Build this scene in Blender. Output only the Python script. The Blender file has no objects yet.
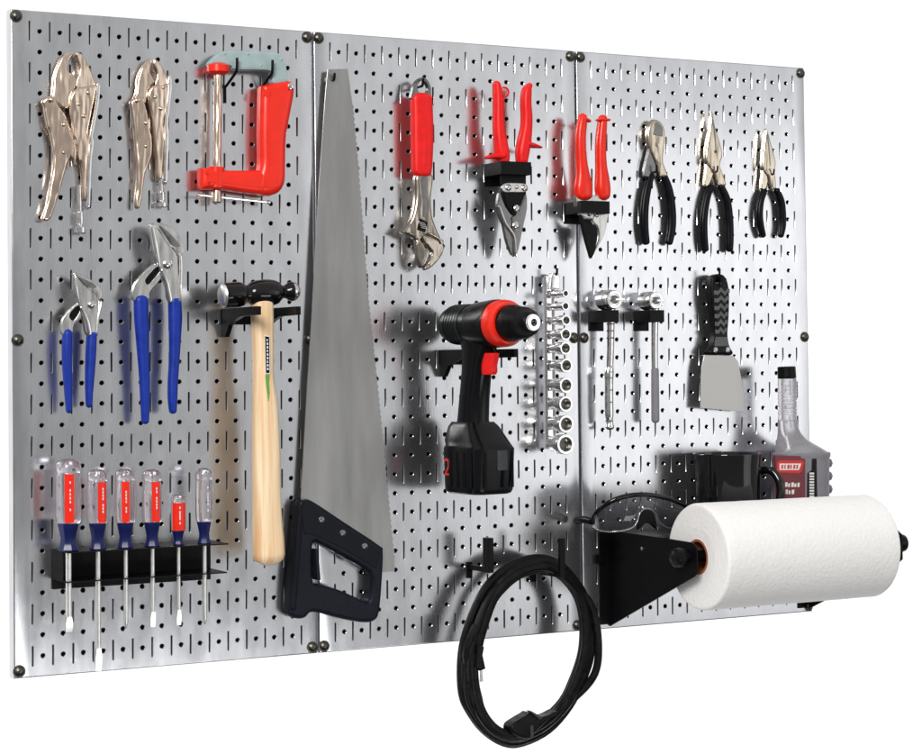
import bpy, bmesh, math, random
from mathutils import Vector, Matrix
from mathutils.geometry import tessellate_polygon
random.seed(7)
IN = 0.0254
SC = bpy.context.scene
COL = SC.collection

# ------------------------------------------------------------------ camera
FPX, PW, PH, CY = 2033.13, 922.0, 754.0, 307.25
CAM = Vector((-0.6916, -2.4285, 0.3745))
YAW, PITCH, ROLL = 0.4956, 0.0278, -0.0109
GAP = -0.096
def basis():
    cy, sy, cp, sp = math.cos(YAW), math.sin(YAW), math.cos(PITCH), math.sin(PITCH)
    f = Vector((sy*cp, cy*cp, sp)); r = Vector((cy, -sy, 0)); u = r.cross(f)
    cr, sr = math.cos(ROLL), math.sin(ROLL)
    return cr*r + sr*u, -sr*r + cr*u, f
BR, BU, BF = basis()
def W(px, py, d):
    """point of the plane d metres in front of the board"""
    q = BF + BR*((px-PW/2)/FPX) + BU*((CY-py)/FPX)
    t = (-d - CAM.y)/q.y
    return CAM + q*t
def MP(px, py, d):
    return (W(px, py, d)-CAM).dot(BF)/FPX
def zz(x0, y0, s, pts):
    return [(x0+p[0]/s, y0+p[1]/s)+tuple(v/s for v in p[2:]) for p in pts]

cd = bpy.data.cameras.new('camera'); co = bpy.data.objects.new('camera', cd); COL.objects.link(co)
m = Matrix.Identity(4)
for i in range(3):
    m[i][0], m[i][1], m[i][2], m[i][3] = BR[i], BU[i], -BF[i], CAM[i]
co.matrix_world = m
cd.sensor_width = 36; cd.sensor_fit = 'HORIZONTAL'; cd.lens = FPX/PW*36
cd.shift_y = -(PH/2-CY)/PW
cd.clip_start = 0.05; cd.clip_end = 200
SC.camera = co

# ------------------------------------------------------------------ materials
def mat(name, col, rough=0.4, metal=0.0, **k):
    if metal == 0 and max(col) < .08 and 'Coat_Weight' not in k: k.setdefault('Specular_IOR_Level', .15)
    elif metal == 0 and 'Transmission_Weight' not in k: k.setdefault('Specular_IOR_Level', .3)
    m = bpy.data.materials.new(name); m.use_nodes = True
    b = m.node_tree.nodes['Principled BSDF']
    b.inputs['Base Color'].default_value = (*col, 1); b.inputs['Roughness'].default_value = rough
    b.inputs['Metallic'].default_value = metal
    for a, v in k.items():
        if a in ('nscale', 'namp', 'bump', 'stretch', 'ramp'): continue
        b.inputs[a.replace('_', ' ')].default_value = v
    nt = m.node_tree; N = nt.nodes; L = nt.links
    if 'nscale' in k:
        tc = N.new('ShaderNodeTexCoord'); mp = N.new('ShaderNodeMapping'); nz = N.new('ShaderNodeTexNoise')
        L.new(tc.outputs['Object'], mp.inputs['Vector']); L.new(mp.outputs[0], nz.inputs['Vector'])
        mp.inputs['Scale'].default_value = k.get('stretch', (1, 1, 1))
        nz.inputs['Scale'].default_value = k['nscale']; nz.inputs['Detail'].default_value = 5
        a = k.get('namp', 0.15)
        mx = N.new('ShaderNodeMapRange'); mx.inputs['From Min'].default_value = .3; mx.inputs['From Max'].default_value = .7
        mx.inputs['To Min'].default_value = max(0.02, rough*(1-a*1.2)); mx.inputs['To Max'].default_value = min(1, rough*(1+a*1.2))
        L.new(nz.outputs['Fac'], mx.inputs['Value']); L.new(mx.outputs[0], b.inputs['Roughness'])
        rp = N.new('ShaderNodeValToRGB')
        c1, c2 = k.get('ramp', (tuple(c*(1-a) for c in col), tuple(min(1, c*(1+a)) for c in col)))
        rp.color_ramp.elements[0].position = .3; rp.color_ramp.elements[1].position = .7
        rp.color_ramp.elements[0].color = (*c1, 1); rp.color_ramp.elements[1].color = (*c2, 1)
        L.new(nz.outputs['Fac'], rp.inputs['Fac']); L.new(rp.outputs[0], b.inputs['Base Color'])
        if k.get('bump'):
            bp = N.new('ShaderNodeBump'); bp.inputs['Strength'].default_value = k['bump']; bp.inputs['Distance'].default_value = 0.001
            L.new(nz.outputs['Fac'], bp.inputs['Height']); L.new(bp.outputs[0], b.inputs['Normal'])
    return m
M = {}
M['galv'] = mat('galvanised steel', (.615, .625, .65), .19, .955, nscale=45, namp=.09, stretch=(1, 1, .35))
def galv_finish():
    nt = M['galv'].node_tree; N = nt.nodes; L = nt.links; b = N['Principled BSDF']
    tc = N.new('ShaderNodeTexCoord'); mp = N.new('ShaderNodeMapping'); mp.inputs['Scale'].default_value = (1, 1, .06)
    nz = N.new('ShaderNodeTexNoise'); nz.inputs['Scale'].default_value = 900; nz.inputs['Detail'].default_value = 3
    big = N.new('ShaderNodeTexNoise'); big.inputs['Scale'].default_value = 9
    L.new(tc.outputs['Object'], mp.inputs[0]); L.new(mp.outputs[0], nz.inputs['Vector']); L.new(tc.outputs['Object'], big.inputs['Vector'])
    ad = N.new('ShaderNodeMath'); ad.operation = 'MULTIPLY_ADD'; ad.inputs[1].default_value = 2
    L.new(big.outputs['Fac'], ad.inputs[0]); L.new(nz.outputs['Fac'], ad.inputs[2])
    bp = N.new('ShaderNodeBump'); bp.inputs['Strength'].default_value = .12; bp.inputs['Distance'].default_value = .0004
    L.new(ad.outputs[0], bp.inputs['Height']); L.new(bp.outputs[0], b.inputs['Normal'])
galv_finish()
M['back'] = mat('dark hole shade', (.03, .03, .03), .9, nscale=40, namp=.2)  # dark colour stands in for the shade behind the punched holes
M['screw'] = mat('dark zinc screw', (.12, .115, .1), .35, 1, nscale=300, namp=.3)
M['chrome'] = mat('chrome', (.80, .79, .79), .1, 1, nscale=200, namp=.15)
M['steel'] = mat('brushed steel', (.58, .575, .56), .3, 1, nscale=220, namp=.14, stretch=(1, 1, .15), bump=.08)
M['saw'] = mat('saw blade steel', (.33, .33, .325), .38, .8, nscale=42, namp=.16, stretch=(1, 1, .16), bump=.05)
M['nickel'] = mat('warm nickel', (.78, .63, .51), .17, 1, nscale=60, namp=.07, bump=.01)
M['dsteel'] = mat('dark steel', (.22, .22, .22), .33, 1, nscale=160, namp=.2, bump=.08)
M['tan'] = mat('satin tool steel', (.60, .525, .42), .22, 1, nscale=90, namp=.06, bump=.01)
M['wrench'] = mat('nickel tool steel', (.42, .37, .31), .2, 1, nscale=90, namp=.07, bump=.01)
M['vent'] = mat('dark vent plastic', (.016, .020, .020), .35, 0, nscale=90, namp=.2)
M['putty'] = mat('ground steel blade', (.44, .435, .42), .36, 1, nscale=60, namp=.1, stretch=(.3, 1, 3), bump=.03)
M['red'] = mat('red paint', (.82, .020, .006), .3, 0, nscale=60, namp=.06, Coat_Weight=.25, Coat_Roughness=.12)
M['redp'] = mat('red vinyl grip', (.80, .010, .010), .4, 0, nscale=80, namp=.1, bump=.05)
M['greyp'] = mat('pale blue grey paint', (.33, .43, .44), .35, 0, nscale=70, namp=.08, bump=.04)
M['black'] = mat('black plastic', (.0045, .0045, .0055), .33, 0, nscale=90, namp=.3, bump=.08)
M['blackm'] = mat('black powder coat', (.0035, .0035, .0045), .38, 0, nscale=500, namp=.25, bump=.1)
M['gloss'] = mat('black glaze', (.004, .004, .005), .07, 0, nscale=30, namp=.2, Specular_IOR_Level=.35, Coat_Weight=.2, Coat_Roughness=.03)
M['rubber'] = mat('black rubber', (.006, .006, .0068), .42, 0, nscale=120, namp=.3, bump=.12)
M['dip'] = mat('black dipped vinyl', (.0045, .0045, .007), .24, 0, nscale=60, namp=.3, bump=.05)
M['grip'] = mat('charcoal rubber', (.05, .055, .06), .6, 0, nscale=100, namp=.2)
M['sawh'] = mat('blue black plastic', (.008, .010, .017), .42, 0, nscale=120, namp=.25, bump=.1)
M['sawg'] = mat('saw handle rubber', (.007, .008, .012), .5, 0, nscale=150, namp=.25, bump=.1)
M['blue'] = mat('blue vinyl grip', (.004, .028, .30), .4, 0, nscale=80, namp=.15, bump=.05)
M['navy'] = mat('navy plastic', (.008, .013, .085), .22, 0, nscale=60, namp=.15)
M['clear'] = mat('clear acetate', (.93, .90, .95), .06, 0, nscale=60, namp=.03, Transmission_Weight=.92, IOR=1.45)
M['lens'] = mat('clear lens', (.36, .36, .39), .03, 0, nscale=10, namp=.01, Transmission_Weight=.97, IOR=1.4)
M['neck'] = mat('grey translucent plastic', (.86, .85, .89), .16, 0, nscale=60, namp=.05, Transmission_Weight=.8, IOR=1.35)
M['bottle'] = mat('grey bottle plastic', (.22, .215, .24), .4, 0, nscale=60, namp=.08)
M['maroon'] = mat('maroon label', (.17, .035, .045), .45, 0, nscale=90, namp=.12)
M['labelred'] = mat('red label print', (.60, .035, .03), .4, 0, nscale=90, namp=.08)
M['white'] = mat('white print', (.78, .77, .75), .5, 0, nscale=90, namp=.06)
M['green'] = mat('green print', (.12, .36, .06), .5, 0, nscale=90, namp=.1)
M['card'] = mat('cardboard', (.36, .12, .055), .8, 0, nscale=120, namp=.15, bump=.1)
M['glaze'] = mat('black ceramic glaze', (.004, .004, .005), .05, 0, nscale=30, namp=.2, Specular_IOR_Level=.6)
M['ridge'] = mat('grey rubber ridges', (.10, .108, .108), .6, 0, nscale=100, namp=.2)
M['drill'] = mat('black drill housing', (.004, .0045, .0055), .2, 0, nscale=250, namp=.2, bump=.015, Specular_IOR_Level=.22)
M['shaft'] = mat('bright steel shaft', (.95, .95, .94), .33, 1, nscale=120, namp=.05)
M['tooth'] = mat('mirror steel', (.86, .86, .86), .12, 1, nscale=120, namp=.1)
M['paper'] = mat('white paper towel', (.90, .895, .885), .9, 0, nscale=190, namp=.02, bump=1.0)
def wood():
    m = mat('hickory wood', (.62, .36, .17), .38, 0); nt = m.node_tree; N = nt.nodes; L = nt.links; b = N['Principled BSDF']
    tc = N.new('ShaderNodeTexCoord'); mp = N.new('ShaderNodeMapping'); mp.inputs['Scale'].default_value = (90, 60, 3.5)
    nz = N.new('ShaderNodeTexNoise'); nz.inputs['Scale'].default_value = 1.6; nz.inputs['Detail'].default_value = 8; nz.inputs['Distortion'].default_value = .6
    L.new(tc.outputs['Object'], mp.inputs[0]); L.new(mp.outputs[0], nz.inputs['Vector'])
    r = N.new('ShaderNodeValToRGB'); e = r.color_ramp.elements
    e[0].position = .32; e[0].color = (.78, .48, .25, 1); e[1].position = .62; e[1].color = (.95, .78, .53, 1)
    L.new(nz.outputs['Fac'], r.inputs[0]); L.new(r.outputs[0], b.inputs['Base Color'])
    bp = N.new('ShaderNodeBump'); bp.inputs['Strength'].default_value = .1; bp.inputs['Distance'].default_value = .0005
    L.new(nz.outputs['Fac'], bp.inputs['Height']); L.new(bp.outputs[0], b.inputs['Normal'])
    b.inputs['Coat Weight'].default_value = .35; b.inputs['Coat Roughness'].default_value = .2
    return m
M['wood'] = wood()

def forged(name, dist):
    """slightly uneven forged surface: broad shallow waves along the tool"""
    nt = M[name].node_tree; N = nt.nodes; L = nt.links; b = N['Principled BSDF']
    tc = N.new('ShaderNodeTexCoord'); mp = N.new('ShaderNodeMapping'); mp.inputs['Scale'].default_value = (115, 115, 28)
    nz = N.new('ShaderNodeTexNoise'); nz.inputs['Scale'].default_value = 1; nz.inputs['Detail'].default_value = 1
    bp = N.new('ShaderNodeBump'); bp.inputs['Strength'].default_value = 1; bp.inputs['Distance'].default_value = dist
    L.new(tc.outputs['Object'], mp.inputs[0]); L.new(mp.outputs[0], nz.inputs['Vector']); L.new(nz.outputs['Fac'], bp.inputs['Height'])
    L.new(bp.outputs[0], b.inputs['Normal'])
forged('nickel', .0022); forged('wrench', .0018); forged('tan', .0010); forged('steel', .0010)
# ------------------------------------------------------------------ object helpers
def wloc(o):
    v = Vector((0, 0, 0))
    while o: v += o.location; o = o.parent
    return v
def obj(name, vf, mt, parent=None, loc=None, smooth=35):
    """link world-space (verts, faces) as ONE mesh object"""
    vs, fs = vf
    me = bpy.data.meshes.new(name)
    base = wloc(parent) if parent else Vector((0, 0, 0))
    l = Vector(loc) if loc is not None else (Vector((0, 0, 0)) if parent else sum((Vector(v) for v in vs), Vector())/len(vs))
    me.from_pydata([tuple(Vector(v)-base-l) for v in vs], [], fs)
    me.validate(); me.update()
    bm = bmesh.new(); bm.from_mesh(me); bmesh.ops.recalc_face_normals(bm, faces=bm.faces); bm.to_mesh(me); bm.free()
    if smooth:
        me.polygons.foreach_set('use_smooth', [True]*len(me.polygons)); me.set_sharp_from_angle(angle=math.radians(smooth))
    me.materials.append(M[mt])
    o = bpy.data.objects.new(name, me); COL.objects.link(o); o.location = l
    if parent: o.parent = parent
    if smooth and len(me.polygons) < 6000:
        wn = o.modifiers.new('weighted_normal', 'WEIGHTED_NORMAL'); wn.keep_sharp = True; wn.weight = 80
    return o
def tag(o, label, cat=None, group=None):
    o['label'] = label
    if cat: o['category'] = cat
    if group: o['group'] = group
    return o
def thing(name, label, cat, loc, group=None):
    o = bpy.data.objects.new(name, None); COL.objects.link(o); o.location = loc; o.empty_display_size = .02
    return tag(o, label, cat, group)
def join(*parts):
    V, F = [], []
    for v, f in parts:
        n = len(V); V += list(v); F += [tuple(i+n for i in q) for q in f]
    return V, F
def catmull(p, n=5, closed=False):
    p = [Vector(q) for q in p]; out = []; N = len(p)
    rng = range(N) if closed else range(N-1)
    for i in rng:
        if closed: a, b, c, d = p[i-1], p[i], p[(i+1) % N], p[(i+2) % N]
        else: a, b, c, d = p[max(i-1, 0)], p[i], p[i+1], p[min(i+2, N-1)]
        for k in range(n):
            t = k/n
            out.append(.5*((2*b)+(c-a)*t+(2*a-5*b+4*c-d)*t*t+(3*b-a-3*c+d)*t**3))
    if not closed: out.append(p[-1])
    return out
def area2(p): return sum(p[i-1].x*p[i].y-p[i].x*p[i-1].y for i in range(len(p)))
def inset(p, b):
    n = len(p); out = []
    for i in range(n):
        e1 = (p[i]-p[i-1]); e2 = (p[(i+1) % n]-p[i])
        if e1.length < 1e-9: e1 = e2
        if e2.length < 1e-9: e2 = e1
        e1 = e1.normalized(); e2 = e2.normalized()
        n1 = Vector((-e1.y, e1.x)); n2 = Vector((-e2.y, e2.x)); s = n1+n2
        if s.length < 1e-6: s = n1
        s = s.normalized(); c = max(.45, s.dot(n1))
        out.append(p[i]+s*(b/c))
    return out
def prism(outer, holes, y0, y1, b, seg=2, back=True, bl=None):
    """outer/holes: 2D (x,z) metres; from y=-y0 (back) to y=-y1 (front), front rim rounded by b"""
    loops = []
    for k, p in enumerate([outer]+list(holes)):
        p = [Vector(q) for q in p]
        a = area2(p)
        if (k == 0) != (a > 0): p.reverse()
        loops.append(p)
    V, F = [], []; caps = []; bases = []
    b = min(b, (y1-y0)*.49)
    for p in loops:
        n = len(p); rings = []
        lv = [(p, y0+b*.5)] if back else []
        lv = [(inset(p, b*.5), y0), (p, y0+b*.5)]
        for s in range(seg+1):
            t = s/seg*math.pi/2
            lv.append((inset(p, (bl or b)*(1-math.cos(t))), y1-b+b*math.sin(t)))
        for q, y in lv:
            rings.append(len(V)); V += [(v.x, -y, v.y) for v in q]
        for r in range(len(rings)-1):
            for i in range(n):
                j = (i+1) % n
                F.append((rings[r]+i, rings[r]+j, rings[r+1]+j, rings[r+1]+i))
        caps.append((rings[-1], lv[-1][0])); bases.append((rings[0], lv[0][0]))
    for cp, flip in ((caps, False), (bases, True)):
        idx = [st+i for st, q in cp for i in range(len(q))]
        for t in tessellate_polygon([[Vector((v.x, v.y, 0)) for v in q] for st, q in cp]):
            t = tuple(idx[i] for i in t)
            F.append(t[::-1] if flip else t)
    return V, F
def flat(pts, d):
    return [Vector((w.x, w.z)) for w in (W(p[0], p[1], d) for p in pts)]
def plate(pts, d0, d1, b=.0008, holes=(), sm=0, seg=2, bl=None, tilt=0, tv=0):
    """outline traced in photo pixels, given its own distance and thickness"""
    o = flat(pts, d1)
    if sm: o = catmull(o, sm, True)
    V, F = prism(o, [catmull(flat(h, d1), sm, True) if sm else flat(h, d1) for h in holes], d0, d1, b, seg, bl=bl)
    if tilt or tv:
        xc = sum(v[0] for v in V)/len(V); zc = sum(v[2] for v in V)/len(V)
        V = [(v[0], v[1]-tilt*(v[0]-xc)-tv*(v[2]-zc), v[2]) for v in V]
    return V, F
def disc_pts(px, py, r, n=16, ry=None):
    return [(px+r*math.cos(2*math.pi*i/n), py+(ry or r)*math.sin(2*math.pi*i/n)) for i in range(n)]
def tube(P, r, n=10, cap=True, flat_y=None):
    """round tube along world points; r a number or a list"""
    P = [Vector(p) for p in P]; R = r if isinstance(r, (list, tuple)) else [r]*len(P)
    V, F = [], []; up = None
    for i, p in enumerate(P):
        t = (P[min(i+1, len(P)-1)]-P[max(i-1, 0)]).normalized()
        if up is None:
            up = Vector((0, 1, 0)) if abs(t.y) < .9 else Vector((0, 0, 1))
        u = (up-t*up.dot(t)).normalized(); up = u; w = t.cross(u)
        for k in range(n):
            a = 2*math.pi*k/n
            V.append(p+u*(R[i]*math.cos(a))+w*(R[i]*math.sin(a)))
    for i in range(len(P)-1):
        for k in range(n):
            j = (k+1) % n
            F.append((i*n+k, i*n+j, (i+1)*n+j, (i+1)*n+k))
    if cap: F += [tuple(range(n))[::-1], tuple((len(P)-1)*n+k for k in range(n))]
    return V, F
def sweep(path, dc, hd, n=18, power=2.4, sm=5, ends=(1, 1), tilt=0.0):
    """handle: (px,py,half width px) centre line at distance dc, half thickness hd (m), rounded ends"""
    pts = []
    for k, q in enumerate(path):
        d = dc+tilt*k/(len(path)-1)
        w = W(q[0], q[1], d); pts.append(Vector((w.x, w.z, q[2]*MP(q[0], q[1], d), d)))
    P = [Vector((a[0], a[1], a[2], a[3])) for a in catmull(pts, sm)]
    mx = max(p[2] for p in P); rings = []
    for i, p in enumerate(P):
        a, b = P[max(i-1, 0)], P[min(i+1, len(P)-1)]
        t = Vector((b[0]-a[0], b[1]-a[1])).normalized(); rings.append((Vector((p[0], p[1])), t, p[2], hd*(.45+.55*p[2]/mx), p[3]))
    out = []
    def endcap(r, s):
        o = []
        for k in range(5):
            a = k/4.3*math.pi/2
            o.append((r[0]+r[1]*(s*r[3]*.8*math.sin(a)), r[1], r[2]*math.cos(a), r[3]*math.cos(a), r[4]))
        return o
    if ends[0]: out += endcap(rings[0], -1)[:0:-1]
    out += rings
    if ends[1]: out += endcap(rings[-1], 1)[1:]
    V, F = [], []
    for c, t, hw, h, d in out:
        nx = Vector((-t.y, t.x))
        for k in range(n):
            a = 2*math.pi*k/n; ca, sa = math.cos(a), math.sin(a)
            e = 2/power
            x = math.copysign(abs(ca)**e, ca)*hw; y = math.copysign(abs(sa)**e, sa)*h
            V.append((c.x+nx.x*x, -d-y, c.y+nx.y*x))
    for i in range(len(out)-1):
        for k in range(n):
            j = (k+1) % n; F.append((i*n+k, i*n+j, (i+1)*n+j, (i+1)*n+k))
    F += [tuple(range(n))[::-1], tuple((len(out)-1)*n+k for k in range(n))]
    return V, F
def lathe(A, B, prof, n=28, closed=False):
    """profile [(distance from A towards B, radius)] turned about the axis AB"""
    A, B = Vector(A), Vector(B); t = (B-A).normalized()
    u = t.cross(Vector((0, 0, 1)) if abs(t.z) < .9 else Vector((0, 1, 0))).normalized(); w = t.cross(u)
    V, F = [], []
    for h, r in prof:
        for k in range(n):
            a = 2*math.pi*k/n; V.append(A+t*h+u*(max(r, 1e-5)*math.cos(a))+w*(max(r, 1e-5)*math.sin(a)))
    m = len(prof)
    for i in range(m if closed else m-1):
        i2 = (i+1) % m
        for k in range(n):
            j = (k+1) % n; F.append((i*n+k, i*n+j, i2*n+j, i2*n+k))
    if not closed: F += [tuple(range(n))[::-1], tuple((m-1)*n+k for k in range(n))]
    return V, F
def box(x0, x1, y0, y1, z0, z1, b=.0006):
    """axis box with bevelled edges (y = distance in front of the board)"""
    bm = bmesh.new(); bmesh.ops.create_cube(bm, size=1)
    for v in bm.verts: v.co = Vector(((x0+x1)/2+v.co.x*(x1-x0), -(y0+y1)/2+v.co.y*(y1-y0), (z0+z1)/2+v.co.z*(z1-z0)))
    if b: bmesh.ops.bevel(bm, geom=list(bm.edges), offset=min(b, min(x1-x0, y1-y0, z1-z0)*.4), segments=2, affect='EDGES', profile=.5)
    bm.verts.index_update()
    r = [v.co.copy() for v in bm.verts], [tuple(v.index for v in f.verts) for f in bm.faces]; bm.free(); return r
def rivet(px, py, r, d, h=.0012, n=14):
    c = W(px, py, d); rr = r*MP(px, py, d)
    return lathe(c+Vector((0, .0005, 0)), c+Vector((0, -1, 0)), [(0, rr), (h*.5, rr), (h*.95, rr*.75), (h*1.2, rr*.3), (h*1.22, 0)], n)

# ------------------------------------------------------------------ the three perforated steel panels
def panel_mesh():
    V, F = [], []
    X0, X1 = .08, 15.87; T = .0016
    def add(v, f):
        n = len(V); V.extend(v); F.extend(tuple(i+n for i in q) for q in f)
    def L(x, y, z): return (x*IN, y, (32-z)*IN)
    def cell(rect, hole, cx, cz):
        """flat sheet round one punched hole, with a tiny rolled rim and the cut edge"""
        x0, x1, z0, z1 = rect; n = len(hole)
        outer = [(x0, z0), (x1, z0), (x1, z1), (x0, z1)]
        g = 1.25 if n == 14 else None
        if g: rim = [(cx+(x-cx)*g, cz+(z-cz)*g) for x, z in hole]
        else: rim = [(cx+(x-cx)*2.0, cz+(z-cz)+math.copysign(max(0, abs(z-cz)-sh)*1.0, z-cz)) for x, z in hole]
        v = [L(x, 0, z) for x, z in outer]+[L(x, 0, z) for x, z in rim]
        f = [t for t in tessellate_polygon([[Vector((x, -z, 0)) for x, z in outer], [Vector((x, -z, 0)) for x, z in rim]])]
        v += [L(x, .0006, z) for x, z in hole]+[L(x, T, z) for x, z in hole]
        for i in range(n):
            j = (i+1) % n
            f.append((4+i, 4+j, 4+n+j, 4+n+i)); f.append((4+n+i, 4+n+j, 4+2*n+j, 4+2*n+i))
        add(v, f)
    hole = [(math.cos(2*math.pi*i/14)*.105, math.sin(2*math.pi*i/14)*.105) for i in range(14)]
    sw, sh = .028, .45
    slot = []
    for i in range(5): a = math.pi*i/4; slot.append((sw*math.cos(a), sh+sw*math.sin(a)))
    for i in range(5): a = math.pi+math.pi*i/4; slot.append((sw*math.cos(a), -sh+sw*math.sin(a)))
    q = .14
    for i in range(1, 16):
        for r in range(1, 32, 2): cell((i-q, i+q, max(r-1, .07), min(r+1, 31.93)), [(i+x, r+z) for x, z in slot], i, r)
        if i < 15:
            xa, xb = i+q, i+1-q
            for r in range(1, 32): cell((xa, xb, r-.5, r+.5), [(i+.5+x, r+z) for x, z in hole], i+.5, r)
            for za, zb in ((.07, .5), (31.5, 31.93)): add([L(xa, 0, za), L(xb, 0, za), L(xb, 0, zb), L(xa, 0, zb)], [(0, 1, 2, 3)])
    b = .07
    for xa, xb in ((X0+b, 1-q), (15+q, X1-b)): add([L(xa, 0, .07), L(xb, 0, .07), L(xb, 0, 31.93), L(xa, 0, 31.93)], [(0, 1, 2, 3)])
    # rolled edge and return flange all round
    ring = []
    xs, zs = (X0+b, X1-b), (.07, 31.93)
    lv = [(0, 0)]+[(b*math.sin(a), b*(1-math.cos(a))) for a in (math.pi/8, math.pi/4, 3*math.pi/8, math.pi/2)]+[(b, .75)]
    vs = []
    for o, dep in lv: vs += [L(xs[0]-o, dep*IN, zs[0]-o), L(xs[1]+o, dep*IN, zs[0]-o), L(xs[1]+o, dep*IN, zs[1]+o), L(xs[0]-o, dep*IN, zs[1]+o)]
    fs = []
    for r in range(len(lv)-1):
        for i in range(4):
            j = (i+1) % 4; fs.append((r*4+i, r*4+j, r*4+4+j, r*4+4+i))
    add(vs, fs)
    me = bpy.data.meshes.new('pegboard_panel'); me.from_pydata(V, [], F); me.update()
    bm = bmesh.new(); bm.from_mesh(me); bmesh.ops.remove_doubles(bm, verts=bm.verts, dist=1e-6); bmesh.ops.recalc_face_normals(bm, faces=bm.faces); bm.to_mesh(me); bm.free()
    me.polygons.foreach_set('use_smooth', [True]*len(me.polygons)); me.set_sharp_from_angle(angle=math.radians(25))
    me.materials.append(M['galv']); return me
PM = panel_mesh()
bkv, bkf = box(.16*IN, 15.79*IN, -.0186, -.0176, .1*IN, 31.9*IN, 0)
def screw_mesh():
    r = .0062
    a = lathe((0, .001, 0), (0, -1, 0), [(0, r*1.25), (.0018, r*1.25), (.002, r), (.0045, r*.92), (.0062, r*.6), (.0066, r*.2), (.0066, 0)], 20)
    return a
SCR = screw_mesh()
labels = ['perforated galvanised steel panel on the left, behind the locking pliers and screwdrivers',
          'perforated galvanised steel panel in the middle, behind the saw, drill and coiled cable',
          'perforated galvanised steel panel on the right, behind the mug and paper towel roll']
for p in range(3):
    o = bpy.data.objects.new('pegboard_panel', PM); COL.objects.link(o); o.location = (p*(16+GAP)*IN, 0, 0)
    tag(o, labels[p], 'pegboard', 'perforated steel wall panels')
    obj('added_shade_sheet', ([Vector(v)+o.location for v in bkv], bkf), 'back', o, smooth=0)  # added sheet, blocks the white world behind so the holes look dark
    for sx in (.34, 15.6):
        for sz in (.34, 15.9, 31.66):
            c = o.location+Vector((sx*IN, 0, (32-sz)*IN))
            obj('mounting_screw', ([v+c for v in SCR[0]], SCR[1]), 'screw', o, loc=c-o.location)

# ------------------------------------------------------------------ hooks
def hook(tipx, tipy, reach, up, label, r=.0019, drop=.022, name='hook', base=None):
    """bent black wire hook: foot on the board, arm out, tip turned up"""
    t = W(tipx, tipy, reach); b = Vector((t.x, -.0015, t.z)) if base is None else W(base[0], base[1], .0015)
    P = [b+Vector((0, 0, -drop)), b+Vector((0, 0, -.003)), b+Vector((0, -.002, -.0005)), b+Vector((0, -.006, 0))*1.0]
    if base is None: P += [t+Vector((0, .006, 0)), t+Vector((0, .002, .0006)), t+Vector((0, 0, .004)), t+Vector((0, -.0005, up))]
    else: P += [t+Vector((0, .004, -.004)), t+Vector((0, .001, .0)), t+Vector((0, 0, .004)), t+Vector((0, -.0005, up))]
    o = obj(name, tube(catmull(P, 4), r, 10), 'blackm'); tag(o, label, 'hook', 'black hooks holding the tools'); return o

# ------------------------------------------------------------------ locking pliers
def locking(label, up, lo, jawL, jawR, body, lever, flange, rivL, rivB, screwc, d=.003):
    c = W(*body[0], 0); t = thing('locking_pliers', label, 'pliers', (c.x, 0, c.z), 'locking pliers')
    obj('lower_jaw', plate(jawL, d+.003, d+.0115, .003, sm=3, seg=4, bl=.0028, tilt=.10, tv=-.06), 'nickel', t)
    obj('upper_jaw', plate(jawR, d+.003, d+.0105, .002, sm=3, seg=3, bl=.0022, tilt=-.12), 'nickel', t)
    obj('body', plate(body, d+.005, d+.0135, .004, sm=3, seg=4, bl=.0028, tilt=-.05, tv=.03), 'nickel', t)
    obj('lever', plate(lever, d+.0075, d+.0145, .0045, sm=3, seg=5, bl=.0036, tilt=.14), 'nickel', t)
    obj('body_edge', sweep(flange, d+.0075, .0068, power=4, n=16), 'tooth', t)
    for x, y, r in rivL: obj('rivet', rivet(x, y, r, d+.0152, .0022), 'nickel', t)
    for x, y, r in rivB: obj('rivet', rivet(x, y, r, d+.0137, .0022), 'nickel', t)
    s = [W(x, y, d+.007) for x, y in screwc]; k = MP(*screwc[0], d)
    L = (s[1]-s[0]).length; prof = [(0, 2.6*k)]
    prof += [(L*.55, 2.6*k), (L*.56, 4.2*k), (L*.80, 4.2*k), (L*.81, 2.6*k), (L*.86, 2.6*k), (L*.87, 6.2*k), (L*.98, 6.2*k), (L, 5.4*k), (L, 0)]
    obj('adjusting_screw', lathe(s[0], s[1], prof, 20), 'chrome', t)
    return t
A = lambda p: zz(30, 40, 7.54, p)
B = lambda p: zz(30, 130, 6.85, p)
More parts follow.
